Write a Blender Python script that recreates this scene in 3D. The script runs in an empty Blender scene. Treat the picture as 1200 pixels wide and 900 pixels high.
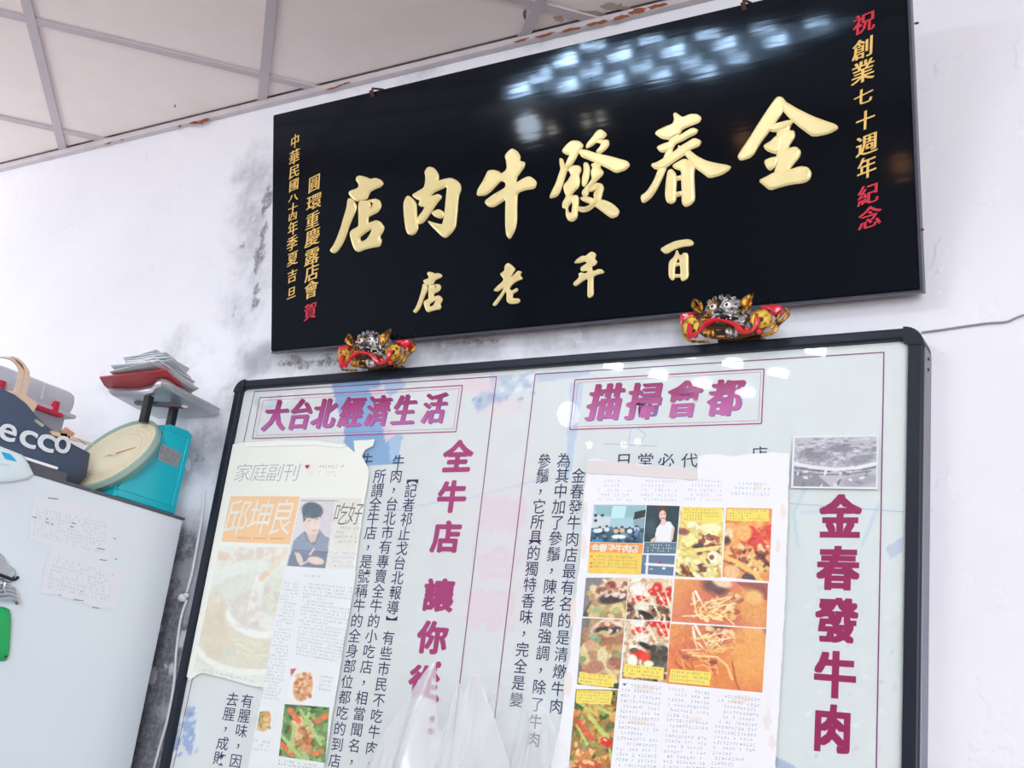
import bpy, bmesh, math, random
import numpy as np
from mathutils import Vector, Matrix
from mathutils.geometry import tessellate_polygon
random.seed(7); RNG = np.random.default_rng(5)
SC = bpy.context.scene; COL = SC.collection

# ---------------------------------------------------------------- camera
F = 1353.0; PC = np.array([600., 450.]); EYE = np.array([0., -2.0, 1.25])
vh = np.array([-1653., 600.]); vv = np.array([1131., -3783.])
_X = -np.array([*(vh - PC), F]); _X /= np.linalg.norm(_X)
_U = np.array([*(vv - PC), F]); _U -= _X * (_U @ _X); _U /= np.linalg.norm(_U)
_N = np.cross(_X, -_U); _N = -_N if _N[2] < 0 else _N
ROT = np.stack([_X, _N, _U])                       # world <- camera (x right, y down, z forward)
cam = bpy.data.cameras.new('camera'); co = bpy.data.objects.new('camera', cam); COL.objects.link(co)
cx_, cy_, cz_ = ROT[:, 0], -ROT[:, 1], -ROT[:, 2]
co.matrix_world = Matrix(((cx_[0], cy_[0], cz_[0], EYE[0]), (cx_[1], cy_[1], cz_[1], EYE[1]),
                          (cx_[2], cy_[2], cz_[2], EYE[2]), (0, 0, 0, 1)))
cam.sensor_fit = 'HORIZONTAL'; cam.sensor_width = 36; cam.lens = F / 1200 * 36; cam.clip_start = .02
SC.camera = co

# ---------------------------------------------------------------- light and exposure
CEIL = 2.895
wd = bpy.data.worlds.new('daylight'); SC.world = wd; wd.use_nodes = True
wd.node_tree.nodes['Background'].inputs[0].default_value = (.72, .82, 1, 1)
wd.node_tree.nodes['Background'].inputs[1].default_value = 1.3
def area(name, loc, target, sx, sy, power, col):
    l = bpy.data.lights.new(name, 'AREA'); l.shape = 'RECTANGLE'; l.size = sx; l.size_y = sy
    l.energy = power; l.color = col
    o = bpy.data.objects.new(name, l); COL.objects.link(o); o.location = loc
    o.rotation_euler = (Vector(target) - Vector(loc)).to_track_quat('-Z', 'Y').to_euler()
    return o
area('key_daylight_panel', (2.2, -6.0, 1.6), (-1.6, 0, 1.6), 2.6, 2.4, 225, (.9, .95, 1))  # added area light giving soft daylight; the front wall has no opening
area('right_fill_panel', (3.4, -3.0, 1.6), (-1.6, 0, 1.9), 2.2, 2.2, 34, (.92, .96, 1))  # added fill light from the right, there is no door behind it
area('left_fill_panel', (-4.85, -1.1, 1.9), (-1.6, -.2, 1.9), 1.2, 1.4, 33, (.92, .96, 1))  # added fill light from the left, the wall there has no window
vs = SC.view_settings; vs.view_transform = 'Standard'; vs.look = 'None'; vs.gamma = 1; vs.exposure = 0.40
vs.use_curve_mapping = False

# ---------------------------------------------------------------- helpers
def ray(x, y): return ROT @ np.array([x - PC[0], y - PC[1], F])
class Plane:
    def __init__(s, O, U, V):
        s.O = np.array(O, float); s.U = np.array(U, float); s.V = np.array(V, float); s.n = np.cross(s.U, s.V)
    def at(s, px, py):
        r = ray(px, py); return EYE + r * (((s.O - EYE) @ s.n) / (r @ s.n))
    def uv(s, px, py):
        q = s.at(px, py) - s.O; return np.array([q @ s.U, q @ s.V])
    def pt(s, u, v, d=0.): return tuple(s.O + s.U * u + s.V * v + s.n * d)
    def off(s, d): return Plane(s.O + s.n * d, s.U, s.V)
def YP(y): return Plane((0, y, 0), (1, 0, 0), (0, 0, 1))
def XP(x): return Plane((x, 0, 0), (0, 1, 0), (0, 0, 1))
def ZP(z): return Plane((0, 0, z), (1, 0, 0), (0, -1, 0))          # faces down
def lin(c):
    c = np.asarray(c, float) / 255.; return np.where(c <= .04045, c / 12.92, ((c + .055) / 1.055) ** 2.4)
MATS = {}
def mat(name, rgb=None, rough=.6, metal=0., spec=.5, attr=False, alpha=1., coat=0., bump=None, vary=0., trans=0.):
    if name in MATS: return MATS[name]
    m = bpy.data.materials.new(name); m.use_nodes = True; nt = m.node_tree; b = nt.nodes['Principled BSDF']
    b.inputs['Roughness'].default_value = rough; b.inputs['Metallic'].default_value = metal
    b.inputs['Specular IOR Level'].default_value = spec; b.inputs['Coat Weight'].default_value = coat
    b.inputs['Coat Roughness'].default_value = .1
    b.inputs['Alpha'].default_value = alpha; b.inputs['Transmission Weight'].default_value = trans
    src = None
    if attr:
        a = nt.nodes.new('ShaderNodeAttribute'); a.attribute_name = 'Col'; src = a.outputs['Color']
    else:
        c = tuple(lin(rgb)) + (1,); b.inputs['Base Color'].default_value = c
    if vary and not attr:
        n = nt.nodes.new('ShaderNodeTexNoise'); n.inputs['Scale'].default_value = 14; n.inputs['Detail'].default_value = 6
        tc = nt.nodes.new('ShaderNodeTexCoord'); nt.links.new(tc.outputs['Object'], n.inputs['Vector'])
        r = nt.nodes.new('ShaderNodeMapRange'); r.inputs[3].default_value = 1 - vary; r.inputs[4].default_value = 1 + vary * .4
        nt.links.new(n.outputs['Fac'], r.inputs[0])
        mx = nt.nodes.new('ShaderNodeMix'); mx.data_type = 'RGBA'; mx.blend_type = 'MULTIPLY'; mx.inputs[0].default_value = 1
        mx.inputs[6].default_value = c; nt.links.new(r.outputs[0], mx.inputs[7]); src = mx.outputs[2]
    if src: nt.links.new(src, b.inputs['Base Color'])
    if bump:
        n = nt.nodes.new('ShaderNodeTexNoise'); n.inputs['Scale'].default_value = bump[0]; n.inputs['Detail'].default_value = 4
        tc = nt.nodes.new('ShaderNodeTexCoord')
        mp = nt.nodes.new('ShaderNodeMapping'); mp.inputs['Scale'].default_value = bump[2] if len(bump) > 2 else (1, 1, 1)
        nt.links.new(tc.outputs['Object'], mp.inputs['Vector']); nt.links.new(mp.outputs[0], n.inputs['Vector'])
        bp = nt.nodes.new('ShaderNodeBump'); bp.inputs['Strength'].default_value = bump[1]; bp.inputs['Distance'].default_value = .01
        nt.links.new(n.outputs['Fac'], bp.inputs['Height']); nt.links.new(bp.outputs[0], b.inputs['Normal'])
    MATS[name] = m; return m
def tag(o, label=None, cat=None, group=None, kind=None):
    if label: o['label'] = label
    if cat: o['category'] = cat
    if group: o['group'] = group
    if kind: o['kind'] = kind
    return o
def thing(name, label, cat, loc=(0, 0, 0), group=None):
    o = bpy.data.objects.new(name, None); o.empty_display_size = .05; o.location = loc; COL.objects.link(o)
    return tag(o, label, cat, group)
def par(o, p):
    if p is not None:
        o.parent = p
        t = Vector(p.location) if p.parent is None else Vector()
        o.matrix_parent_inverse = Matrix.Translation(-t)
    return o
def mesh(name, V, Fc, m=None, parent=None, smooth=False, kind=None, cols=None):
    me = bpy.data.meshes.new(name); me.from_pydata([tuple(map(float, v)) for v in V], [], [tuple(map(int, f)) for f in Fc])
    if cols is not None:
        a = me.color_attributes.new('Col', 'FLOAT_COLOR', 'POINT')
        c = np.ones((len(V), 4), np.float32); c[:, :3] = cols; a.data.foreach_set('color', c.ravel())
    if m: me.materials.append(m)
    if smooth: me.polygons.foreach_set('use_smooth', [True] * len(me.polygons))
    me.update(); o = bpy.data.objects.new(name, me); COL.objects.link(o); par(o, parent)
    if kind: o['kind'] = kind
    return o
def bmo(name, bm, m=None, parent=None, smooth=False, kind=None):
    bmesh.ops.recalc_face_normals(bm, faces=bm.faces)
    me = bpy.data.meshes.new(name); bm.to_mesh(me); bm.free()
    if m: me.materials.append(m)
    if smooth:
        me.polygons.foreach_set('use_smooth', [True] * len(me.polygons))
        try: me.set_sharp_from_angle(angle=math.radians(40))
        except Exception: pass
    o = bpy.data.objects.new(name, me); COL.objects.link(o); par(o, parent)
    if kind: o['kind'] = kind
    return o
def box(bm, lo, hi, bev=0., M=None):
    r = bmesh.ops.create_cube(bm, size=1); lo = Vector(lo); hi = Vector(hi)
    for v in r['verts']: v.co = Vector((lo[i] + (hi[i] - lo[i]) * (v.co[i] + .5) for i in range(3)))
    vs_ = r['verts']
    if bev:
        es = list({e for v in vs_ for e in v.link_edges})
        q = bmesh.ops.bevel(bm, geom=es, offset=bev, segments=2, affect='EDGES', profile=.5)
        vs_ = list({v for f in q['faces'] for v in f.verts})
    if M is not None:
        for v in vs_: v.co = M @ v.co
    return vs_
def prism(bm, pts, vec):
    """polygon (3D points) swept along vec, closed"""
    vec = Vector(vec); a = [bm.verts.new(p) for p in pts]; b = [bm.verts.new(Vector(p) + vec) for p in pts]; n = len(pts)
    bm.faces.new(a); bm.faces.new(b[::-1])
    for i in range(n): bm.faces.new((a[i], b[i], b[(i + 1) % n], a[(i + 1) % n]))
def tube(bm, pts, r, seg=8, cap=True, close=False):
    pts = [Vector(p) for p in pts]; rs = r if isinstance(r, (list, tuple)) else [r] * len(pts); rings = []
    prev = None
    for i, p in enumerate(pts):
        t = (pts[min(i + 1, len(pts) - 1)] - pts[max(i - 1, 0)]).normalized()
        if prev is None: a = t.cross(Vector((.13, .3, .94))).normalized()
        else: a = (prev - t * prev.dot(t)).normalized()
        prev = a; b = t.cross(a)
        rings.append([bm.verts.new(p + (a * math.cos(k / seg * math.tau) + b * math.sin(k / seg * math.tau)) * rs[i]) for k in range(seg)])
    for i in range(len(rings) - 1):
        for k in range(seg): bm.faces.new((rings[i][k], rings[i][(k + 1) % seg], rings[i + 1][(k + 1) % seg], rings[i + 1][k]))
    if cap: bm.faces.new(rings[0][::-1]); bm.faces.new(rings[-1])
def spline(P, n=6):
    P = [np.array(p, float) for p in P]; out = []
    for i in range(len(P) - 1):
        a, b, c, d = P[max(i - 1, 0)], P[i], P[i + 1], P[min(i + 2, len(P) - 1)]
        for k in range(n):
            t = k / n; out.append(.5 * (2 * b + (c - a) * t + (2 * a - 5 * b + 4 * c - d) * t * t + (-a + 3 * b - 3 * c + d) * t ** 3))
    out.append(P[-1]); return out
def ball(bm, c, r, M=None, sub=2):
    q = bmesh.ops.create_icosphere(bm, subdivisions=sub, radius=1); r = r if hasattr(r, '__len__') else (r, r, r)
    for v in q['verts']:
        p = Vector((v.co.x * r[0], v.co.y * r[1], v.co.z * r[2]))
        if M is not None: p = M @ p
        v.co = p + Vector(c)
    return q['verts']
def cyl(bm, c0, c1, r0, r1=None, seg=24): tube(bm, [c0, c1], [r0, r0 if r1 is None else r1], seg)
def chaikin(P, k=1):
    P = [np.array(p, float) for p in P]
    for _ in range(k):
        Q = []
        for i in range(len(P)):
            a, b = P[i], P[(i + 1) % len(P)]; Q += [a * .8 + b * .2, a * .2 + b * .8]
        P = Q
    return P
def flat(name, plane, pts, m, parent=None, d=0., thick=0., kind=None, px=True):
    """a printed or cut flat polygon lying on a plane (thick > 0 gives it an edge)"""
    uvs = [plane.uv(*p) if px else p for p in pts]; n = len(uvs)
    T = [tuple(t) for t in tessellate_polygon([[Vector((u, v, 0)) for u, v in uvs]])]
    area2 = lambda t: (uvs[t[1]][0] - uvs[t[0]][0]) * (uvs[t[2]][1] - uvs[t[0]][1]) - (uvs[t[2]][0] - uvs[t[0]][0]) * (uvs[t[1]][1] - uvs[t[0]][1])
    T = [t if area2(t) > 0 else t[::-1] for t in T]
    V = [plane.pt(u, v, d + thick) for u, v in uvs]
    if thick:
        V += [plane.pt(u, v, d) for u, v in uvs]; T += [tuple(i + n for i in t[::-1]) for t in T]
        T += [(i, i + n, (i + 1) % n + n, (i + 1) % n) for i in range(n)]
    return mesh(name, V, T, m, parent, kind=kind)
def line_print(acc, plane, p0, p1, w, d):
    a = plane.uv(*p0); b = plane.uv(*p1); t = (b - a) / np.linalg.norm(b - a); n = np.array([-t[1], t[0]]) * w / 2
    i = len(acc[0]); acc[0].extend([plane.pt(*(a - n), d), plane.pt(*(b - n), d), plane.pt(*(b + n), d), plane.pt(*(a + n), d)])
    acc[1].append((i, i + 1, i + 2, i + 3))

def dilate(r, n=10, ry=None): return [(0., 0.)] + [(r * math.cos(k / n * math.tau), (ry or r) * math.sin(k / n * math.tau)) for k in range(n)]
# ---- glyphs: the built-in font, one mesh per character, cached
_G = {}
def glyph(ch, off=0.):
    k = (ch, off)
    if k not in _G:
        c = bpy.data.curves.new('g', 'FONT'); c.body = ch; c.offset = off; c.resolution_u = 6 if ch.isascii() else 2
        o = bpy.data.objects.new('g', c); m = o.to_mesh()
        m.calc_loop_triangles()
        V = np.array([v.co[:2] for v in m.vertices]).reshape(-1, 2); T = np.array([t.vertices[:] for t in m.loop_triangles]).reshape(-1, 3)
        if ch.isascii():
            V = (V - (V.min(0) + V.max(0)) / 2) / (V.max(0) - V.min(0))
        else: V = (V - np.array([.5, .355])) / np.array([.84, .88])
        o.to_mesh_clear(); bpy.data.objects.remove(o); bpy.data.curves.remove(c); _G[k] = (V, T)
    return _G[k]
def put(acc, plane, ch, px, py, w, h, off=0., sh=0., sl=0., d=0., grad=None, shift=(0,)):
    """glyph centred on photo point (px,py), w x h in photo pixels; sh slants, sl lifts the right side"""
    V, T = glyph(ch, off); c = plane.uv(px, py)
    if ch in '︻︼': V, T = glyph('【' if ch == '︻' else '】', off); V = np.stack([V[:, 1], -V[:, 0]], -1)
    if ch == '，': V = V + np.array([.28, .30])
    su = plane.uv(px + w / 2, py)[0] - plane.uv(px - w / 2, py)[0]
    sv = plane.uv(px, py - h / 2)[1] - plane.uv(px, py + h / 2)[1]
    for ns, dx in enumerate(shift):
        i = len(acc[0]); dx, dy = dx if isinstance(dx, tuple) else (dx, 0.); dd = d + ns * 4e-5
        for x, y in V:
            acc[0].append(plane.pt(c[0] + (x + dx + sh * y) * su, c[1] + (y + dy + sl * x) * sv, dd))
            if grad is not None:
                t = min(max(y + .5, 0), 1); acc[2].append(grad[0] * t + grad[1] * (1 - t))
        acc[1].extend([tuple(int(a) + i for a in t) for t in T])
def column(acc, plane, s, p0, p1, w, h, **k):
    a = plane.uv(*p0); b = plane.uv(*p1); n = len(s); V, _ = glyph('國', 0.)
    for i, ch in enumerate(s):
        if ch == ' ': continue
        t = i / max(n - 1, 1); c = a + (b - a) * t
        x, y = proj(plane.pt(*c))
        put(acc, plane, ch, x, y, w, h, **k)
def proj(p):
    v = ROT.T @ (np.array(p) - EYE); return PC + F * v[:2] / v[2]

# ---- painted prints: a grid of small cells carrying ink colours, painted in photo pixels
class Print:
    def __init__(s, quad, res=1.0, bg=(255, 255, 255)):
        q = np.array(quad, float); s.q = q
        s.w = max(4, int(np.linalg.norm(q[1] - q[0]) * res)); s.h = max(4, int(np.linalg.norm(q[3] - q[0]) * res))
        u, v = np.meshgrid(np.linspace(0, 1, s.w), np.linspace(0, 1, s.h)); s.u, s.v = u, v
        P = (q[0] * ((1 - u) * (1 - v))[..., None] + q[1] * (u * (1 - v))[..., None] + q[2] * (u * v)[..., None] + q[3] * ((1 - u) * v)[..., None])
        s.X, s.Y = P[..., 0], P[..., 1]; s.C = np.zeros((s.h, s.w, 3)) + np.array(bg, float)
    def mix(s, m, col, a=1.): s.C += (np.array(col, float) - s.C) * (np.clip(m, 0, 1) * a)[..., None]
    def ell(s, cx, cy, rx, ry, col, ang=0, soft=.2, a=1.):
        t = math.radians(ang); dx, dy = s.X - cx, s.Y - cy
        x = (dx * math.cos(t) + dy * math.sin(t)) / rx; y = (-dx * math.sin(t) + dy * math.cos(t)) / ry
        s.mix((1 - np.sqrt(x * x + y * y)) / soft + .5, col, a)
    def line(s, pts, w, col, a=1.):
        for p, q in zip(pts[:-1], pts[1:]):
            p = np.array(p, float); q = np.array(q, float); d = q - p; L = max(d @ d, 1e-6)
            t = np.clip(((s.X - p[0]) * d[0] + (s.Y - p[1]) * d[1]) / L, 0, 1)
            r = np.hypot(s.X - p[0] - t * d[0], s.Y - p[1] - t * d[1]); s.mix((w / 2 - r) / .9 + .5, col, a)
    def poly(s, pts, col, a=1.):
        m = np.zeros(s.X.shape, bool); n = len(pts)
        for i in range(n):
            (x0, y0), (x1, y1) = pts[i], pts[(i + 1) % n]
            c = ((y0 > s.Y) != (y1 > s.Y)) & (s.X < (x1 - x0) * (s.Y - y0) / (y1 - y0 + 1e-9) + x0); m ^= c
        s.mix(m.astype(float), col, a)
    def noise(s, amp, cell=4, tint=(1, 1, 1)):
        g = RNG.normal(size=(s.h // cell + 3, s.w // cell + 3)); yy = np.linspace(0, g.shape[0] - 1.01, s.h); xx = np.linspace(0, g.shape[1] - 1.01, s.w)
        i, j = yy.astype(int)[:, None], xx.astype(int)[None]; fy, fx = (yy % 1)[:, None], (xx % 1)[None]
        n = g[i, j] * (1 - fy) * (1 - fx) + g[i + 1, j] * fy * (1 - fx) + g[i, j + 1] * (1 - fy) * fx + g[i + 1, j + 1] * fy * fx
        s.C += amp * n[..., None] * np.array(tint)
    def scatter(s, n, pal, r=(2, 5), el=(1, 3), box=None, a=.85, soft=.3):
        x0, y0, x1, y1 = box if box else (s.X.min(), s.Y.min(), s.X.max(), s.Y.max())
        for _ in range(n):
            rr = RNG.uniform(*r); e = RNG.uniform(*el); c = np.array(pal[RNG.integers(len(pal))]) + RNG.normal() * 10
            s.ell(RNG.uniform(x0, x1), RNG.uniform(y0, y1), rr * e, rr, c, RNG.uniform(0, 180), soft, a)
    def build(s, name, plane, parent, d, m=None):
        V = []
        R = ROT; den = None
        r = np.stack([s.X - PC[0], s.Y - PC[1], np.full(s.X.shape, F)], -1) @ R.T
        pl = plane.off(d); t = ((pl.O - EYE) @ pl.n) / (r @ pl.n); P = EYE + r * t[..., None]
        idx = np.arange(s.w * s.h).reshape(s.h, s.w)
        f = np.stack([idx[1:, :-1], idx[1:, 1:], idx[:-1, 1:], idx[:-1, :-1]], -1).reshape(-1, 4)
        return mesh(name, P.reshape(-1, 3), f, m or mat('printed_photo_ink', rough=.55, attr=True), parent,
                    cols=lin(np.clip(s.C, 0, 255)).reshape(-1, 3))
def micro(plane, quad, rows, cols, col, name, parent, d, fill=.82, sz=.62, kind='stuff'):
    """rows of tiny illegible print"""
    q = np.array(quad, float); acc = ([], [])
    P = lambda u, v: q[0] * (1 - u) * (1 - v) + q[1] * u * (1 - v) + q[2] * u * v + q[3] * (1 - u) * v
    for r in range(rows):
        a, b = 0, cols
        if random.random() < .25: a = random.randint(1, 2)
        if random.random() < .25: b = random.randint(cols // 2, cols)
        for c in range(a, b):
            if random.random() > fill: continue
            for k in range(2):
                u0 = (c + random.uniform(.1, .3)) / cols; v0 = (r + random.uniform(.15, .3) + k * .3) / rows
                du = random.uniform(.25, sz) / cols; dv = random.uniform(.10, .2) / rows
                i = len(acc[0])
                for uu, vv_ in ((u0, v0 + dv), (u0 + du, v0 + dv), (u0 + du, v0), (u0, v0)):
                    acc[0].append(plane.pt(*plane.uv(*P(uu, vv_)), d))
                acc[1].append((i, i + 1, i + 2, i + 3))
    return mesh(name, acc[0], acc[1], col, parent, kind=kind)
# ---------------------------------------------------------------- the room
def struct(o): o['kind'] = 'structure'; return o
XL, XR, YB = -5.0, 3.6, -6.4
W = YP(0)
def wall_material():
    m = bpy.data.materials.new('old_white_plaster'); m.use_nodes = True; nt = m.node_tree; L = nt.links; b = nt.nodes['Principled BSDF']
    b.inputs['Roughness'].default_value = .75; b.inputs['Specular IOR Level'].default_value = .2
    N = lambda t: nt.nodes.new(t)
    tc = N('ShaderNodeTexCoord'); at = N('ShaderNodeAttribute'); at.attribute_name = 'Col'
    sep = N('ShaderNodeSeparateColor'); L.new(at.outputs['Color'], sep.inputs[0])
    def noise(sc, det=8, rough=.6):
        n = N('ShaderNodeTexNoise'); n.inputs['Scale'].default_value = sc; n.inputs['Detail'].default_value = det
        n.inputs['Roughness'].default_value = rough; L.new(tc.outputs['Object'], n.inputs['Vector']); return n.outputs['Fac']
    def math_(op, a, c, d=None):
        x = N('ShaderNodeMath'); x.operation = op
        for i, q in enumerate((a, c, d)):
            if q is None: continue
            if isinstance(q, (int, float)): x.inputs[i].default_value = q
            else: L.new(q, x.inputs[i])
        return x.outputs[0]
    def ramp(f, lo, hi):
        r = N('ShaderNodeMapRange'); r.interpolation_type = 'SMOOTHSTEP'; L.new(f, r.inputs[0])
        r.inputs[1].default_value = lo; r.inputs[2].default_value = hi; return r.outputs[0]
    def mixc(f, a, c):
        x = N('ShaderNodeMix'); x.data_type = 'RGBA'; L.new(f, x.inputs[0])
        for i, q in ((6, a), (7, c)):
            if isinstance(q, tuple): x.inputs[i].default_value = (*lin(q), 1)
            else: L.new(q, x.inputs[i])
        return x.outputs[2]
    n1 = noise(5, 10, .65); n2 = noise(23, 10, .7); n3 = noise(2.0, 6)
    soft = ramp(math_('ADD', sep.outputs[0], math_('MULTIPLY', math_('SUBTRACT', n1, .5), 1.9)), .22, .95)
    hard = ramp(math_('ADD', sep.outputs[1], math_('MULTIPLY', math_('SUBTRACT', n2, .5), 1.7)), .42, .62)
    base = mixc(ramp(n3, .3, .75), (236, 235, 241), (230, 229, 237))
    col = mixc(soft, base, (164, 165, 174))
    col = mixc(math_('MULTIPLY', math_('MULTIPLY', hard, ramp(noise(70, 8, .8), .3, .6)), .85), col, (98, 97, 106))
    chips = ramp(math_('SUBTRACT', noise(11, 6, .5), .0), .58, .63)
    col = mixc(math_('MULTIPLY', math_('MULTIPLY', chips, ramp(sep.outputs[0], .25, .5)), .75), col, (226, 228, 236))
    col = mixc(ramp(math_('ADD', sep.outputs[2], math_('MULTIPLY', math_('SUBTRACT', noise(40, 5), .5), 1.2)), .5, .62), col, (140, 72, 40))
    L.new(col, b.inputs['Base Color'])
    bp = N('ShaderNodeBump'); bp.inputs['Strength'].default_value = .35; bp.inputs['Distance'].default_value = .006
    L.new(math_('ADD', n1, math_('MULTIPLY', math_('ADD', chips, math_('MULTIPLY', hard, -1)), .5)), bp.inputs['Height']); L.new(bp.outputs[0], b.inputs['Normal'])
    return m
PLASTER = wall_material()
def painted_wall():
    nx, nz = 520, 174
    xs = np.linspace(XL, XR, nx); zs = np.linspace(0, CEIL + .1, nz); X, Z = np.meshgrid(xs, zs)
    P = np.stack([X, np.zeros_like(X), Z], -1) - EYE; q = P @ ROT; PXX = PC[0] + F * q[..., 0] / np.maximum(q[..., 2], .1); PYY = PC[1] + F * q[..., 1] / np.maximum(q[..., 2], .1)
    C = np.zeros((nz, nx, 3))
    def blob(ch, cx, cy, rx, ry, val, ang=0):
        t = math.radians(ang); dx, dy = PXX - cx, PYY - cy
        r = np.hypot((dx * math.cos(t) + dy * math.sin(t)) / rx, (-dx * math.sin(t) + dy * math.cos(t)) / ry)
        C[..., ch] = np.maximum(C[..., ch], val * np.clip(1.5 * (1 - r), 0, 1))
    # damp band between refrigerator and board, mouldy lower down; flaking left of and under the plaque
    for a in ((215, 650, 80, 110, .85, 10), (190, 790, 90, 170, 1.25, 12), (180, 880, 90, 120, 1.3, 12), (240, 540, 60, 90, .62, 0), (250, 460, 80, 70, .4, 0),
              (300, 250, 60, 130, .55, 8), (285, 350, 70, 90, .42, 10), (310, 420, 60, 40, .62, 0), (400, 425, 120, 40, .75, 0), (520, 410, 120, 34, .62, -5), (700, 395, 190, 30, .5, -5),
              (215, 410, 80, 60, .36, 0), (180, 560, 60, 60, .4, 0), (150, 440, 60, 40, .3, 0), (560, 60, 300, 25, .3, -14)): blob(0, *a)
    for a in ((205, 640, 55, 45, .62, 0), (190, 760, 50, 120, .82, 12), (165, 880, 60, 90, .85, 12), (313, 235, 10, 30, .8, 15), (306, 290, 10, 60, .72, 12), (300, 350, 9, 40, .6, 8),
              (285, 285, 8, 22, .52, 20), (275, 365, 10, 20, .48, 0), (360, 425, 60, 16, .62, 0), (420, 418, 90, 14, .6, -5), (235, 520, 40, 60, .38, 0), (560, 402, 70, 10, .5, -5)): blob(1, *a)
    for a in ((237, 142, 14, 5, 1.0, -14), (212, 147, 8, 4, .8, -14), (760, 10, 90, 7, .75, -14), (640, 40, 40, 6, .55, -14)): blob(2, *a)
    ids = np.arange(nx * nz).reshape(nz, nx); f = np.stack([ids[:-1, :-1], ids[:-1, 1:], ids[1:, 1:], ids[1:, :-1]], -1).reshape(-1, 4)
    V = np.stack([X, np.zeros_like(X), Z], -1).reshape(-1, 3)
    struct(mesh('wall_back', V, f, PLASTER, cols=C.reshape(-1, 3)))
painted_wall()
plain = mat('cream_wall_paint', (196, 195, 196), .8); floor_m = mat('dull_red_floor_tile', (120, 96, 86), .4, vary=.2)
def slab(name, lo, hi, m, kind='structure'):
    bm = bmesh.new(); box(bm, lo, hi); o = bmo(name, bm, m); o['kind'] = kind; return o
slab('floor', (XL - .1, YB - .1, -.1), (XR + .1, .1, 0), floor_m)
slab('wall_left', (XL - .1, YB, 0), (XL, 0, CEIL + .15), plain)
slab('wall_right', (XR, YB, 0), (XR + .1, 0, CEIL + .15), plain)
slab('wall_front', (XL - .1, YB - .1, 0), (XR + .1, YB, CEIL + .15), plain)
# suspended ceiling: every panel a piece, bars between them, laid at 45 degrees to the wall
tile_m = mat('beige_ceiling_panel', (238, 226, 222), .8, vary=.07); bar_m = mat('grey_ceiling_bar', (188, 178, 182), .55)
ceil = slab('ceiling', (XL, YB, CEIL + .05), (XR, .0, CEIL + .15), mat('dark_ceiling_void', (120, 112, 110), .9))
T = .6; S2 = math.sqrt(.5)
def clip(P, x0, x1, y0, y1):
    for ax, s, v in ((0, 1, x0), (0, -1, x1), (1, 1, y0), (1, -1, y1)):
        Q = []
        for i in range(len(P)):
            a, b = P[i], P[(i + 1) % len(P)]; ia, ib = s * (a[ax] - v) >= 0, s * (b[ax] - v) >= 0
            if ia: Q.append(a)
            if ia != ib:
                t = (v - a[ax]) / (b[ax] - a[ax]); Q.append((a[0] + (b[0] - a[0]) * t, a[1] + (b[1] - a[1]) * t))
        P = Q
        if len(P) < 3: return []
    return P
AX = -2.225; BX = -2.01        # where the two families of bars meet the wall
O2 = np.array([(AX + BX) / 2, (AX - BX) / 2 * 1.0])
# family A runs up-left (direction -1,1), family B runs up-right (direction 1,1); solve their crossing
# A: x + y = AX ; B: x - y = BX
O2 = np.array([(AX + BX) / 2, (AX - BX) / 2])
ea = np.array([S2, S2]); eb = np.array([S2, -S2])       # across A, across B
LAMP = (-1, -3)
def cell(i, j, g=0.0):
    a0, a1, b0, b1 = i * T + g, (i + 1) * T - g, j * T + g, (j + 1) * T - g
    return [tuple(O2 + ea * a + eb * b) for a, b in ((a0, b0), (a1, b0), (a1, b1), (a0, b1))]
lamp_cells = set()
def build_ceiling():
    for i in range(-12, 12):
        for j in range(-12, 14):
            P = clip(cell(i, j, .004), XL, XR, YB, -.022)
            if not P: continue
            if (i, j) in lamp_cells: continue
            bm = bmesh.new(); prism(bm, [(x, y, CEIL) for x, y in P], (0, 0, .012)); bmo('ceiling_panel', bm, tile_m, ceil)
    w = .013
    for fam, (e, f) in enumerate(((ea, eb), (eb, ea))):
        for i in range(-12, 14):
            c = O2 + e * i * T; P = [tuple(c + f * s * 9 + e * q) for s, q in ((-1, -w), (1, -w), (1, w), (-1, w))]
            P = clip(P, XL, XR, YB, -.004)
            if P:
                bm = bmesh.new(); prism(bm, [(x, y, CEIL - .007 + fam * .0015) for x, y in P], (0, 0, .01)); bmo('ceiling_bar', bm, bar_m, ceil)
# lamp: a recessed louvred troffer, four tubes, one and a half panels
lc = np.array([-1.61, -2.27])
la = (lc - O2) @ ea / T; lb = (lc - O2) @ eb / T
I0, J0 = round(la - .5 - .5), round(lb - .5 - .5)
for i in (I0, I0 + 1):
    for j in (J0, J0 + 1): lamp_cells.add((i, j))
build_ceiling()
bm = bmesh.new(); box(bm, (XL, -.02, CEIL - .021), (XR, -.0005, CEIL - .004), .002)
trm = struct(bmo('trim_1', bm, mat('wall_angle_grey', (206, 197, 200), .55, vary=.25)))
rust = mat('orange_brown_rust', (150, 84, 54), .85, vary=.4); rr_ = random.Random(11); TPl = YP(-.0202)
for x, y, w, h in ((237,142,9,2.6),(226,144,5,1.6),(211,148,3,1.4),(127,168,5,1),(143,164,3,.8),(612,47,10,1.4),(640,41,14,1.8),(668,35,12,2),(700,27,14,2.2),(728,20,10,2.6),(748,13,12,3.2),(770,7,12,3),(392,103,10,1.2),(404,98,8,1.2)):
    flat('rust_stain', TPl, [(x + w * math.cos(a) * rr_.uniform(.6, 1.2), y - .24 * w * math.cos(a) + h * math.sin(a) * rr_.uniform(.5, 1.3)) for a in np.linspace(0, math.tau, 16, endpoint=False)], rust, trm, d=.0003)
dirt = mat('brown_ceiling_dirt', (196, 176, 164), .85, vary=.3); CPl = ZP(CEIL)
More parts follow.
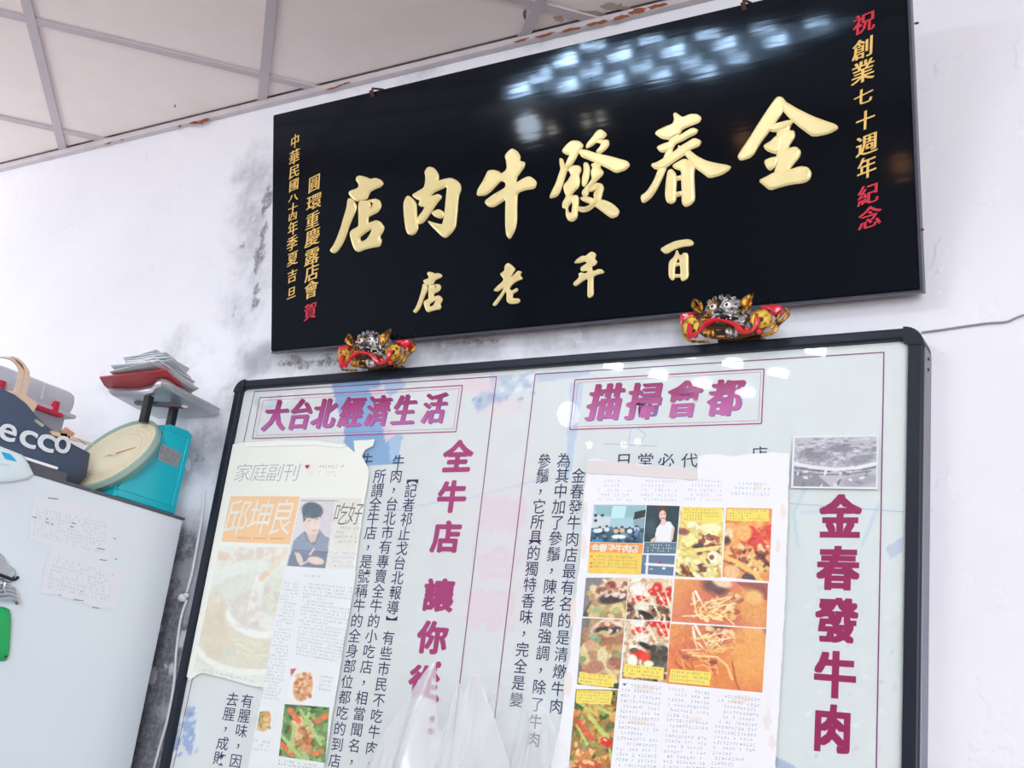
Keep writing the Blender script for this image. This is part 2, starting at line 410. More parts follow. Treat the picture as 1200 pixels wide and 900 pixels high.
for x, y, w, h in ((690,18,20,6),(720,8,18,5),(655,22,8,4),(615,16,2,7),(742,14,14,4),(205,124,1.2,2.4)):
    flat('ceiling_stain', CPl, [(x + w * math.cos(a) * rr_.uniform(.5, 1.2), y + h * math.sin(a) * rr_.uniform(.5, 1.3)) for a in np.linspace(0, math.tau, 18, endpoint=False)], dirt if w > 3 else mat('dark_scratch', (110, 96, 96), .8), ceil, d=.0004)
def troffer():
    c = O2 + ea * (I0 + 1) * T + eb * (J0 + 1) * T
    t = thing('ceiling_lamp', 'louvred square ceiling lamp with four white tubes set in the panelled ceiling', 'ceiling lamp', (c[0], c[1], CEIL))
    M = Matrix(((ea[0], eb[0], 0, c[0]), (ea[1], eb[1], 0, c[1]), (0, 0, 1, CEIL), (0, 0, 0, 1)))
    bm = bmesh.new(); h = T - .01
    for lo, hi in (((-h, -h, 0), (-h + .03, h, .05)), ((h - .03, -h, 0), (h, h, .05)), ((-h, -h, 0), (h, -h + .03, .05)), ((-h, h - .03, 0), (h, h, .05)), ((-h, -h, .045), (h, h, .05))):
        box(bm, lo, hi, 0, M)
    bmo('lamp_housing', bm, mat('white_lamp_enamel', (225, 228, 232), .4), t)
    em = bpy.data.materials.new('cool_white_tube'); em.use_nodes = True; b = em.node_tree.nodes['Principled BSDF']
    b.inputs['Base Color'].default_value = (.9, .95, 1, 1); b.inputs['Emission Color'].default_value = (.75, .9, 1, 1); b.inputs['Emission Strength'].default_value = 50
    for k in range(4):
        for s in range(5):
            bm = bmesh.new(); a = -.48 + .32 * k; y0 = -.52 + s * .21
            cyl(bm, M @ Vector((a, y0, .02)), M @ Vector((a, y0 + .08, .02)), .02, seg=10); bmo('lamp_tube', bm, em, t)
    for s in range(6):
        bm = bmesh.new(); y0 = -.55 + s * .21; box(bm, (-.56, y0 - .003, .0), (.56, y0 + .003, .045), 0, M); bmo('lamp_louvre', bm, mat('white_lamp_enamel'), t)
troffer()

# ---------------------------------------------------------------- refrigerator
XF = -2.1217; FTOP = 1.692
def fridge():
    t = thing('refrigerator', 'tall white refrigerator with a plain side facing right, left of the board', 'refrigerator', (XF - .33, -.4, 0))
    wm = mat('white_enamel_steel', (226, 235, 243), .35, coat=.3)
    bm = bmesh.new(); box(bm, (XF - .66, -.80, .03), (XF, -.065, FTOP - .006), .004); bmo('body', bm, wm, t)
    bm = bmesh.new(); box(bm, (XF - .66, -.87, .05), (XF, -.806, 1.12), .012); bmo('door', bm, wm, t)
    bm = bmesh.new(); box(bm, (XF - .66, -.87, 1.135), (XF, -.806, FTOP - .01), .012); d = bmo('door', bm, wm, t)
    bm = bmesh.new(); box(bm, (XF - .1, -.9, 1.2), (XF - .06, -.872, 1.45), .006); bmo('handle', bm, mat('grey_plastic', (120, 122, 128), .4), d)
    bm = bmesh.new(); box(bm, (XF - .662, -.80, FTOP - .006), (XF + .003, -.062, FTOP), .002); bmo('top_edge', bm, mat('dark_grey_edge', (92, 90, 100), .5), t)
    for dx in (-.6, -.05):
        for y in (-.75, -.12):
            bm = bmesh.new(); cyl(bm, (XF + dx, y, 0), (XF + dx, y, .035), .02, seg=12); bmo('foot', bm, mat('grey_plastic'), t)
fridge()

def bulb(name, label, loc, r, col, power, fitting=True):
    t = thing(name, label, 'light bulb', loc)
    em = bpy.data.materials.new('glowing_%s_%d' % (name, int(r * 1000))); em.use_nodes = True; b = em.node_tree.nodes['Principled BSDF']
    b.inputs['Emission Color'].default_value = (*lin(col), 1); b.inputs['Emission Strength'].default_value = power
    bm = bmesh.new(); ball(bm, loc, (r, r, r * 1.15)); bmo('bulb_glass', bm, em, t, smooth=True)
    bm = bmesh.new(); cyl(bm, (loc[0], loc[1], loc[2] + r), (loc[0], loc[1], min(CEIL, loc[2] + r + .06) if loc[2] > 2.6 else loc[2] + r + .05), r * .4, seg=12); bmo('bulb_socket', bm, mat('white_lamp_enamel'), t)
bulb('ceiling_bulb', 'large round white bulb, seen reflected in the glass left of the right-hand heading', (-2.59, -2.67, 2.80), .055, (255, 250, 244), 14)
for x, y, l in ((-2.79, -3.28, 'left'), (-2.60, -3.30, 'middle'), (-2.50, -3.26, 'right')):
    bulb('small_bulb', 'small warm bulb, %s one of three reflected in the glass above the magazine page' % l, (x, y, 2.83), .02, (255, 226, 190), 14)
for x, z, l in ((-1.60, 2.43, 'reflected at the plaque\'s right edge'), (-2.62, 2.76, 'reflected in the plaque between its two largest characters')):
    bulb('amber_lamp', 'amber lamp %s' % l, (x, -5.75, z), .06, (255, 150, 70), 4)
# ---------------------------------------------------------------- black lacquered plaque
TH = math.radians(14.4)
B0 = W.off(.05).at(317, 412)
PQ = Plane(B0, (1, 0, 0), (0, -math.sin(TH), math.cos(TH)))
uR = PQ.uv(1078, 343)[0]; hP = PQ.uv(323, 134)[1]
plq = thing('name_plaque', 'large black lacquered plaque with carved gold Chinese characters, leaning out above the board', 'plaque', tuple(B0 + np.array([uR / 2, .02, 0])))
lac = mat('black_lacquer', (7, 9, 15), .06, spec=.36, bump=(5, .007, (1.2, 1, 14)))
bm = bmesh.new(); prism(bm, [PQ.pt(u, v, 0) for u, v in ((0, 0), (uR, 0), (uR, hP), (0, hP))], tuple(PQ.n * -.026))
bmesh.ops.bevel(bm, geom=list(bm.edges), offset=.0025, segments=2, affect='EDGES'); bmo('board', bm, lac, plq)
bm = bmesh.new()
for u0, u1, v0, v1 in ((.0, uR, -.004, .0), (uR, uR + .005, -.004, hP)):
    prism(bm, [PQ.pt(u, v, -.003) for u, v in ((u0, v0), (u1, v0), (u1, v1), (u0, v1))], tuple(PQ.n * -.022))
bmo('edge_strip', bm, mat('scuffed_edge_strip', (70, 68, 84), .35), plq)
lac.node_tree.nodes['Principled BSDF'].inputs['Specular Tint'].default_value = (.62, .78, 1, 1)
gold = mat('carved_gold_paint', (247, 226, 164), .32, metal=.35, spec=.6, bump=(45, .06))
# carved characters, traced stroke by stroke: (crop origin x, y, scale), [outline, holes...]
DIAN = [([(345,70),(375,55),(440,70),(490,95),(545,80),(605,105),(625,140),(600,170),(545,190),(490,220),(470,260),(455,300),(400,310),(345,325),(310,300),(285,275),(262,235),(280,215),(330,200),(365,180),(370,140),(340,100)],),
 ([(260,300),(285,295),(320,325),(345,370),(335,430),(300,510),(265,590),(230,700),(195,780),(150,845),(115,872),(75,855),(70,835),(100,800),(140,720),(180,610),(215,490),(245,390),(252,325)],),
 ([(375,335),(400,322),(460,322),(490,312),(550,300),(590,320),(605,355),(600,400),(570,440),(520,465),(470,490),(468,560),(510,545),(555,528),(600,545),(640,600),(625,650),(590,700),(612,740),(595,800),(520,810),(440,830),(370,857),(335,840),(310,790),(290,720),(278,660),(300,630),(350,605),(372,590),(372,460),(370,370)],
  [(482,334),(505,330),(525,345),(520,370),(490,425),(478,428),(490,395),(500,370)], [(380,705),(430,665),(515,608),(500,660),(465,720),(430,745),(395,755)])]
BIG = [('店', (380, 200, 9), DIAN),
('肉', (460, 185, 9), [([(165,400),(210,430),(252,480),(255,560),(262,660),(272,740),(250,790),(215,815),(170,805),(148,760),(135,680),(125,580),(122,480),(140,430)],),
 ([(345,150),(380,100),(430,105),(470,145),(492,190),(485,250),(540,230),(625,215),(690,250),(720,290),(725,340),(700,400),(690,480),(685,560),(675,660),(668,730),(630,790),(570,845),(530,830),(480,780),(430,730),(375,668),(430,685),(530,712),(545,660),(555,600),(565,500),(575,400),(585,300),(520,330),(450,360),(410,400),(425,410),(480,385),(520,405),(515,430),(480,470),(440,530),(400,590),(360,650),(320,690),(280,700),(260,650),(290,610),(330,560),(350,510),(310,515),(280,495),(300,450),(260,435),(212,395),(260,365),(340,320),(355,250),(355,190)],),
 ([(415,580),(490,545),(540,570),(550,600),(530,640),(490,635),(450,615)],)]),
('牛', (545, 170, 7.83), [([(435,35),(480,60),(508,105),(500,150),(550,160),(545,200),(510,250),(475,300),(468,355),(530,315),(590,288),(640,320),(658,350),(640,400),(560,410),(480,440),(475,560),(475,700),(460,780),(415,865),(385,830),(375,740),(375,600),(378,495),(330,530),(265,570),(220,565),(180,520),(260,460),(330,420),(376,390),(378,345),(335,325),(290,370),(240,425),(190,462),(112,465),(120,410),(165,340),(195,280),(215,238),(270,232),(320,250),(335,270),(390,225),(385,150),(370,100),(400,60)],)]),
('發', (640, 145, 7.5), [([(455,60),(490,55),(535,95),(510,130),(450,160),(400,200),(355,218),(360,180),(410,120)],),
 ([(440,165),(490,150),(550,145),(555,190),(530,225),(480,265),(440,250),(480,205),(490,175)],),
 ([(295,250),(320,232),(370,238),(440,265),(560,290),(650,315),(720,335),(738,370),(700,410),(620,435),(560,400),(480,360),(400,325),(320,295)],),
 ([(140,240),(190,180),(230,152),(290,155),(328,190),(315,220),(285,260),(260,310),(225,370),(190,390),(170,370),(195,310),(215,275),(180,272)],),
 ([(125,305),(150,315),(165,370),(200,400),(180,430),(155,510),(125,600),(100,640),(35,658),(50,610),(90,530),(120,440),(135,400),(125,350)],),
 ([(200,400),(250,370),(300,375),(312,410),(290,460),(300,500),(290,560),(250,600),(220,640),(275,630),(290,660),(280,760),(275,830),(240,862),(200,850),(180,800),(185,745),(150,740),(150,700),(185,640),(165,590),(160,545),(200,500),(225,455),(220,440)],[(190,740),(230,690),(240,700),(230,790),(205,790)]),
 ([(335,345),(365,345),(385,390),(375,480),(345,555),(320,545),(320,480),(335,420)],),
 ([(400,360),(440,345),(480,370),(475,390),(505,425),(500,450),(465,485),(420,530),(380,580),(365,640),(330,640),(318,600),(370,540),(410,490),(400,430),(415,385)],),
 ([(385,590),(440,525),(490,530),(510,565),(495,620),(480,680),(440,720),(380,770),(320,780),(270,755),(285,730),(340,740),(400,715),(430,680),(425,620),(445,575),(400,600)],),
 ([(300,650),(370,645),(430,665),(520,675),(590,710),(645,765),(630,810),(580,832),(520,790),(450,735),(380,700),(320,675)],)]),
('春', (745, 125, 7.5), [([(335,70),(350,55),(385,80),(415,100),(480,70),(540,70),(578,100),(560,140),(480,170),(410,200),(385,245),(350,260),(300,290),(230,280),(175,240),(190,215),(260,180),(330,155),(345,110)],),
 ([(190,355),(250,330),(310,310),(370,270),(430,230),(500,190),(548,205),(535,240),(470,270),(420,300),(350,330),(330,370),(250,405),(215,395)],),
 ([(140,510),(200,490),(250,460),(330,410),(400,350),(470,310),(520,280),(580,305),(560,350),(480,380),(430,430),(350,480),(290,525),(250,550),(200,555),(165,545)],),
 ([(300,280),(380,240),(370,280),(330,360),(310,430),(270,540),(230,640),(180,740),(130,810),(65,852),(45,790),(100,750),(160,660),(200,560),(250,450),(290,350)],),
 ([(370,340),(430,370),(480,390),(540,440),(620,480),(700,500),(840,525),(820,560),(760,600),(650,630),(600,590),(530,540),(470,460),(410,400)],),
 ([(290,565),(320,552),(355,590),(360,650),(355,750),(355,830),(320,858),(280,840),(265,780),(272,680),(280,620)],),
 ([(325,520),(370,490),(430,460),(480,480),(520,530),(510,600),(515,700),(520,820),(490,860),(440,882),(410,850),(410,750),(405,650),(405,560),(350,548)],),
 ([(350,620),(415,605),(415,640),(350,655)],), ([(350,760),(415,745),(415,780),(350,800)],)]),
('金', (855, 105, 7.2), [([(400,65),(440,65),(480,110),(450,190),(400,260),(330,360),(260,450),(190,570),(95,600),(72,570),(90,530),(160,430),(260,270),(340,150)],),
 ([(430,100),(480,110),(560,160),(700,230),(810,270),(900,300),(918,330),(850,370),(710,400),(650,360),(560,290),(490,220),(440,160)],),
 ([(330,320),(400,290),(520,260),(540,275),(500,320),(440,345),(390,360),(350,355)],),
 ([(430,280),(490,270),(520,290),(500,350),(545,350),(550,400),(510,460),(490,500),(560,485),(600,520),(590,570),(530,640),(490,700),(440,730),(380,700),(400,640),(400,540),(400,400),(410,330)],),
 ([(290,475),(350,440),(400,390),(440,400),(440,500),(400,545),(350,530),(310,510)],),
 ([(295,605),(350,580),(410,570),(410,630),(350,685),(325,670)],),
 ([(248,770),(320,735),(380,700),(480,690),(600,650),(660,660),(690,700),(680,750),(640,785),(520,800),(420,825),(345,850),(300,815)],)])]
SMALL = [('店', 'map', [tuple([[(485*8 + 0 + 0 if False else (p[0]-70)/570*275+80, (p[1]-55)/817*385+150) for p in part] for part in st]) for st in DIAN]),
('老', (475, 300, 8), [([(965,65),(1000,90),(1035,125),(1010,160),(985,210),(1030,170),(1060,140),(1095,150),(1075,180),(1105,215),(1050,235),(1000,270),(975,310),(1000,330),(1050,300),(1060,325),(1010,355),(1005,400),(1065,400),(1080,420),(1060,445),(990,450),(955,430),(955,370),(950,320),(900,400),(850,470),(820,460),(850,420),(910,340),(930,290),(870,335),(830,325),(860,290),(920,240),(925,210),(890,170),(935,140),(935,95)],)]),
('年', (665, 275, 7.5), [([(220,150),(255,175),(240,215),(265,240),(245,270),(215,280),(222,325),(295,300),(330,335),(270,350),(228,370),(228,460),(230,535),(195,558),(180,540),(182,460),(185,385),(140,405),(75,458),(50,430),(110,375),(100,345),(125,335),(150,345),(180,335),(180,315),(125,325),(118,290),(150,270),(180,245),(155,235),(105,250),(60,250),(90,215),(130,188),(165,190),(190,165)],)]),
('百', (665, 275, 7.5), [([(815,130),(880,90),(960,55),(1075,40),(1115,75),(1095,100),(1020,105),(940,130),(870,175)],),
 ([(930,210),(950,180),(965,130),(990,190),(960,240),(945,300),(945,390),(925,405),(895,370),(895,260),(905,230)],),
 ([(960,150),(1000,190),(1030,160),(1065,170),(1065,280),(1068,380),(1020,412),(1000,395),(1000,300),(990,220)],), ([(945,255),(1005,240),(1005,270),(945,280)],), ([(945,350),(1005,350),(1005,375),(945,380)],)])]
def carved(ch, org, strokes, bev, lab):
    ox, oy, sc = (475, 300, 8) if org == 'map' else org
    V, Fc = [], []
    for si, st in enumerate(strokes):
        for bv, off, ex, zz, res in ((bev * .45, -bev * .1, .0008, 0., 0), (bev * .8, -bev * 1.15, .0004, bev * .35, 1)):
            c = bpy.data.curves.new('s', 'CURVE'); c.dimensions = '2D'; c.fill_mode = 'BOTH'
            c.extrude = ex; c.bevel_depth = bv; c.offset = off; c.bevel_resolution = res
            for part in st:
                pts = [PQ.uv(ox + x / sc, oy + y / sc) for x, y in chaikin(part, 1)]
                sp = c.splines.new('POLY'); sp.points.add(len(pts) - 1); sp.use_cyclic_u = True
                for k, q in enumerate(pts): sp.points[k].co = (q[0], q[1], 0, 1)
            o = bpy.data.objects.new('s', c); m = o.to_mesh(); i = len(V); dz = .0007 * (si % 3)
            V += [PQ.pt(v.co.x, v.co.y, v.co.z + .001 + dz + zz) for v in m.vertices]
            Fc += [tuple(i + k for k in p.vertices) for p in m.polygons]
            o.to_mesh_clear(); bpy.data.objects.remove(o); bpy.data.curves.remove(c)
    return mesh('carved_character', V, Fc, gold, plq)
for ch, org, st in BIG: carved(ch, org, st, .0030, ch)
for ch, org, st in SMALL: carved(ch, org, st, .0017, ch)
fine_gold = mat('fine_gold_lettering', (226, 186, 104), .4, metal=.2); red_ink = mat('red_lettering', (196, 32, 56), .45)
def small_text(chars, m, name='small_character'):
    for ch, x, y, w, h in chars:
        acc = ([], [], []); put(acc, PQ, ch, x, y, w, h, sl=.2, sh=.08, d=.0012, shift=[(0, 0), (.035, .01), (-.03, -.008)]); mesh(name, acc[0], acc[1], m, plq)
cr = lambda ox, oy, s, L: [(c, ox + a / s, oy + b / s, w, h) for c, a, b, w, h in L]
small_text(cr(330, 150, 3.913, [('中',63,62,9,15),('華',60,135,11,16),('民',60,200,11,14),('國',58,262,10,13),('八',55,320,10,8),('十',53,370,10,12),('四',53,407,9,9),('年',53,460,10,15),('季',50,530,11,16),('夏',52,600,11,15),('吉',50,680,10,14),('旦',47,757,9,13),
 ('圓',151,255,12,18),('環',150,340,15,17),('重',143,425,14,18),('慶',143,503,15,19),('露',140,590,15,18),('店',140,665,14,18),('會',137,742,14,19)]), fine_gold)
small_text(cr(330, 150, 3.913, [('賀',133,842,13,18)]), red_ink, 'red_character')
small_text(cr(985, 5, 3.333, [('創',88,175,22,22),('業',88,265,24,24),('七',90,362,20,18),('十',97,455,20,21),('週',103,550,23,23),('年',103,640,20,24)]), fine_gold)
small_text(cr(985, 5, 3.333, [('祝',92,75,23,22),('紀',108,745,22,22),('念',115,835,24,24)]), red_ink, 'red_character')
# hanging cords from the plaque's top edge to nails in the wall
nail = mat('rusty_nail', (96, 60, 50), .6, metal=.5); cord_m = mat('dark_hanging_cord', (74, 30, 44), .8)
for px, py in ((437, 104), (872, 2)):
    u = PQ.uv(px, py)[0]; p = Vector(PQ.pt(u, hP - .006, .001)); q = Vector((p.x, -.004, p.z + .075))
    bm = bmesh.new(); tube(bm, [p, p + Vector((0, -.004, .012)), p + Vector((0, .03, .03)), q], .0028, 8); bmo('hanging_cord', bm, cord_m, plq)
    bm = bmesh.new(); cyl(bm, p + Vector((0, .004, -.004)), p + Vector((0, -.008, .004)), .005, seg=10); bmo('screw_eye', bm, nail, plq)
for px, py in ((1076, 268), (1070, 25)):
    q = PQ.at(px, py); bm = bmesh.new(); cyl(bm, q + PQ.n * -.012, q + PQ.n * -.012 + np.array([.007, 0, 0]), .002, seg=8); bmo('side_nail', bm, nail, plq)
# ---------------------------------------------------------------- glazed board
FP = YP(-.060); GL = -.0515; BP = YP(-.046)          # rail front, glass front, printed sheet
x0 = FP.at(185, 900)[0] * .5 + FP.at(275, 456)[0] * .5; x1 = FP.at(1079, 640)[0]; zt = FP.at(680, 414)[2]; zb = .62
brd = thing('framed_notice_board', 'large glazed board with black frame and printed magenta Chinese headings, under the plaque', 'notice board', ((x0 + x1) / 2, -.02, zb))
blk = mat('black_frame_paint', (20, 26, 40), .45, spec=.35); alu = mat('grey_frame_side', (128, 128, 142), .4, metal=.3)
bw = .026
print('frame', x0, x1, zt)
def rail(name, lo, hi):
    bm = bmesh.new(); box(bm, (lo[0], -.060, lo[1]), (hi[0], -.001, hi[1]), .004); return bmo(name, bm, blk, brd)
rail('frame_rail', (x0, zb), (x0 + bw * .85, zt - .02)); rail('frame_rail', (x1 - bw, zb), (x1, zt - .03))
rail('frame_rail', (x0 + .02, zt - .021), (x1 - .03, zt)); rail('frame_rail', (x0 + .01, zb - .02), (x1 - .01, zb + .004))
bm = bmesh.new(); box(bm, (x1 - .001, -.050, zb), (x1 + .0022, -.001, zt - .035), .001); bmo('side_strip', bm, alu, brd)
def corner(cx, sx, r, w):
    bm = bmesh.new(); z = zt - r; P = []
    for k in range(9): a = math.pi / 2 * k / 8; P.append((cx + sx * (-r + (r + .0015) * math.cos(a)), z + (r + .0015) * math.sin(a)))
    for k in range(8, -1, -1): a = math.pi / 2 * k / 8; P.append((cx + sx * (-r + (r - w) * math.cos(a)), z + (r - w) * math.sin(a)))
    for i in range(8):
        q = [P[i], P[i + 1], P[16 - i], P[17 - i]]; prism(bm, [(a, -.0615, b) for a, b in q], (0, .06, 0))
    bmesh.ops.remove_doubles(bm, verts=bm.verts, dist=1e-5); bmo('corner_cap', bm, blk, brd)
corner(x0, -1, .03, bw * .85); corner(x1, 1, .034, bw)
for z in (zt - .05, zt - .07):
    bm = bmesh.new(); cyl(bm, (x1 + .001, -.028, z), (x1 + .004, -.028, z), .003, seg=10); bmo('side_screw', bm, nail, brd)
sheet_m = mat('printed_pale_sheet', (222, 230, 232), .6)
bm = bmesh.new(); box(bm, (x0 + .01, -.0458, zb), (x1 - .01, -.040, zt - .01)); bmo('printed_sheet', bm, sheet_m, brd)
# blue and pink shapes coloured into the sheet, printed figures among them
def sheet_colours():
    q = [(286, 448), (1062, 398), (1060, 912), (196, 912)]
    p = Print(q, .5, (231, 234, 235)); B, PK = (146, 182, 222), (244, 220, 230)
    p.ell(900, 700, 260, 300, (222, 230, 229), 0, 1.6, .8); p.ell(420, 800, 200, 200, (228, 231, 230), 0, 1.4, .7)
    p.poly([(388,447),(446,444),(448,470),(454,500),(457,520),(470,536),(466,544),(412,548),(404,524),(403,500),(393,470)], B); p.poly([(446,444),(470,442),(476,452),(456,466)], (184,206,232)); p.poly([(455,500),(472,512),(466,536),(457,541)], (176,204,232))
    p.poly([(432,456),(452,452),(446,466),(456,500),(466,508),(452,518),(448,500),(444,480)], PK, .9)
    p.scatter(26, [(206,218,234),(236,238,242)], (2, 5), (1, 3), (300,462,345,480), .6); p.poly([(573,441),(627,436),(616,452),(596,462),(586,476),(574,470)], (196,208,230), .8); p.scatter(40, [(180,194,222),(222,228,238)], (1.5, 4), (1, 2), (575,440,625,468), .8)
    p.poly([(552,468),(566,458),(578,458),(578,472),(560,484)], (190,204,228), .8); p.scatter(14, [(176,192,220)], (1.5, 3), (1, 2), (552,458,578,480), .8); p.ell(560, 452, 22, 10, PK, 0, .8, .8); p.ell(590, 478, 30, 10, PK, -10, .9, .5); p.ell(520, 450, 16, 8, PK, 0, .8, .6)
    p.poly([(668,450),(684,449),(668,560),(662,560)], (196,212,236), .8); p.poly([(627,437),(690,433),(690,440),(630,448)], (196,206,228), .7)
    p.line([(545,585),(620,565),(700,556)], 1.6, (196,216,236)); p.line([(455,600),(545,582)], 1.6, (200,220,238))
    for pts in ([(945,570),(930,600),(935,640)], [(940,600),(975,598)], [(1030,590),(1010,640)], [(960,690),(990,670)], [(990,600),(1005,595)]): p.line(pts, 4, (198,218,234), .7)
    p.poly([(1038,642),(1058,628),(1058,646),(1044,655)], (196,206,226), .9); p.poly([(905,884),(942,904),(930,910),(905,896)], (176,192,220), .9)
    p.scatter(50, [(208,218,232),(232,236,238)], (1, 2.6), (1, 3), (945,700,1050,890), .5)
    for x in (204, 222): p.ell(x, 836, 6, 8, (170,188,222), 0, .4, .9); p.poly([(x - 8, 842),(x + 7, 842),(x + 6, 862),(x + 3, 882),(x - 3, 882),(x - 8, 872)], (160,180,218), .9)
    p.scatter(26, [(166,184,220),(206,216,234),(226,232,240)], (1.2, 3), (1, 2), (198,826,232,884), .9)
    p.ell(590, 640, 60, 110, (240, 226, 232), 0, 1.2, .5); p.noise(1.2, 6); p.build('sheet_tints', BP, brd, .0002, mat('printed_sheet_colour', rough=.6, attr=True))
sheet_colours()
mag = mat('magenta_ink', (170, 48, 118), .5); magp = mat('pink_magenta_ink', (186, 72, 140), .5); pur = mat('purple_line_ink', (136, 52, 116), .5)
ind = mat('indigo_text_ink', (40, 42, 88), .5); ghost = mat('faded_pink_ink', (238, 221, 229), .6); bluei = mat('pale_blue_pen', (176, 200, 226), .6)
def lines(name, segs, w, m, d=.0007):
    acc = ([], []); [line_print(acc, BP, a, b, w, d) for a, b in segs]; mesh(name, acc[0], acc[1], m, brd)
lines('ruled_border', [((298.6,459),(582,441.5)), ((582,441.5),(527,900)), ((298.6,459),(203,900))], .0022, pur)
lines('ruled_border', [((627.5,438.7),(1036,413)), ((627.5,438.7),(573,900)), ((1036,413),(1027,900))], .0022, pur)
lines('heading_box', [((304.7,466.2),(542.3,451.7)), ((542.3,451.7),(534.6,506)), ((534.6,506),(296,514)), ((296,514),(304.7,466.2))], .0024, mag)
lines('heading_box', [((309,469.5),(538.5,455.5)), ((538.5,455.5),(531.5,502.5)), ((531.5,502.5),(300.5,510.5)), ((300.5,510.5),(309,469.5))], .0008, magp)
lines('heading_box', [((674,445.3),(895.5,432.5)), ((895.5,432.5),(892.5,496.5)), ((892.5,496.5),(668,503.5)), ((668,503.5),(674,445.3))], .0024, mag)
lines('heading_box', [((677.5,448.5),(892,436)), ((892,436),(889,493)), ((889,493),(672,500.3)), ((672,500.3),(677.5,448.5))], .0008, magp)
for sg in (((740,500),(737,517)), ((745,501),(757,509)), ((757,509),(752,518)), ((708,520),(770,523)), ((925,590),(1060,600))): lines('pen_mark', [sg], .0015, bluei)
gr = mat('gradient_magenta_ink', rough=.5, attr=True); c1, c2 = lin((166, 34, 100)), lin((206, 110, 176)); d1, d2 = lin((120, 66, 130)), lin((150, 110, 176))
def heading(s, pos, w, h, sh):
    for ch, (x, y) in zip(s, pos):
        acc = ([], [], []); put(acc, BP, ch, x + 1.6, y + 1.4, w, h, off=.006, sh=sh, d=.0005, grad=(d1, d2), shift=(-.03, .03)); 
        acc2 = ([], [], []); put(acc2, BP, ch, x, y, w, h, off=.008, sh=sh, d=.0008, grad=(c1, c2), shift=(-.045, 0, .045))
        mesh('heading_shadow', acc[0], acc[1], gr, brd, cols=np.array(acc[2])); mesh('heading_character', acc2[0], acc2[1], gr, brd, cols=np.array(acc2[2]))
heading('大台北經濟生活', [(323,487.5),(352,486),(380,485),(412,483.5),(443,482),(474,481),(509,479)], 23, 33, .1)
heading('描掃會都', [(709,472),(755,470.5),(801,468.5),(850,466.5)], 34, 40, .14)
def bold(s, pos, sizes, off, m, name, dd=.0006, **k):
    for ch, (x, y), (w, h) in zip(s, pos, sizes):
        acc = ([], [], []); put(acc, BP, ch, x, y, w, h, d=dd, **k); mesh(name, acc[0], acc[1], m, brd)
bold('全牛店讓你從', [(536.5,536),(529.5,583),(523,630),(514,698.5),(507,748),(497,800)], [(29,34)] * 3 + [(30,35)] * 3, 0, mat('rose_ink', (178, 66, 124), .5), 'bold_character', shift=dilate(.052, 12, .045))
bold('金春發牛肉', [(984.7,606.8),(982,667),(980.5,728),(978.5,792),(975.5,855)], [(41,47),(42,47),(42,48),(42,50),(39,51)], .04, mat('crimson_ink', (158, 28, 92), .5), 'bold_character', shift=[(a, b) for a in (-.055, 0, .055) for b in (-.035, 0, .035)])
for x, y in ((514, 779), (511, 819.5), (506.4, 842.5), (505, 857)):
    flat('bold_dot', BP, [(x + 3.4 * math.cos(a), y + 4 * math.sin(a)) for a in np.linspace(0, math.tau, 12, endpoint=False)], mat('rose_ink'), brd, d=.0006)
bold('聯合報', [(589,603),(583,660),(574,716)], [(50,38),(46,36),(52,44)], 0, ghost, 'ghost_character', dd=-.00002 + .0002 + .00005, shift=dilate(.05, 8))
# body text, column by column
def text_col(s, a, b, w, h, off=.004):
    acc = ([], [], []); column(acc, BP, s, a, b, w, h, off=off, d=.0006); mesh('text_column', acc[0], acc[1], ind, brd)
text_col('︻記者祁止戈台北報導︼有些市民不吃牛肉，', (484,559), (432.8,896), 12.5, 15.5)
text_col('牛肉，台北市有專賣全牛的小吃店，相當聞名，', (467,541.7), (412.5,893), 12.5, 15.5)
text_col('所謂全牛店，是號稱牛的全身部位都吃的到店', (445,558.5), (392.5,891.7), 12.5, 15.5)
text_col('牛', (430,540), (430,540), 12.5, 15.5)
text_col('有腥味，因', (289.7,822), (276.3,892), 12.5, 15.5); text_col('去腥，成敗', (272.5,820), (257.2,889), 12.5, 15.5)
text_col('參鬚，它所具的獨特香味，完全是變', (638,540.8), (605.5,820.4), 13.5, 16.5)
text_col('為其中加了參鬚，陳老闆強調，除了牛肉', (661,540), (625.3,866.8), 14, 16.5)
text_col('金春發牛肉店最有名的是清燉牛肉', (678,558), (652,828), 14, 16.5)
for ch, x in zip('日堂必代', (731, 756.5, 781, 808)): text_col(ch, (x, 540), (x, 540), 17, 16)
text_col('店', (890, 532), (890, 532), 17, 16)
for x, y in ((245.5, 792), (272, 803)): pass
# glass pane
gm = bpy.data.materials.new('clear_pane'); gm.use_nodes = True; nt = gm.node_tree; nt.nodes.remove(nt.nodes['Principled BSDF'])
fr = nt.nodes.new('ShaderNodeFresnel'); fr.inputs[0].default_value = 1.28; tr = nt.nodes.new('ShaderNodeBsdfTransparent'); tr.inputs[0].default_value = (.975, .98, .975, 1)
gs = nt.nodes.new('ShaderNodeBsdfGlossy'); gs.inputs['Roughness'].default_value = .01; mx = nt.nodes.new('ShaderNodeMixShader')
geo = nt.nodes.new('ShaderNodeNewGeometry'); mm = nt.nodes.new('ShaderNodeMath'); mm.operation = 'MULTIPLY_ADD'; mm.inputs[1].default_value = -1; mm.inputs[2].default_value = 1
nt.links.new(geo.outputs['Backfacing'], mm.inputs[0]); m2_ = nt.nodes.new('ShaderNodeMath'); m2_.operation = 'MULTIPLY'; nt.links.new(mm.outputs[0], m2_.inputs[0]); nt.links.new(fr.outputs[0], m2_.inputs[1])
nt.links.new(m2_.outputs[0], mx.inputs[0]); nt.links.new(tr.outputs[0], mx.inputs[1]); nt.links.new(gs.outputs[0], mx.inputs[2]); nt.links.new(mx.outputs[0], nt.nodes['Material Output'].inputs[0])
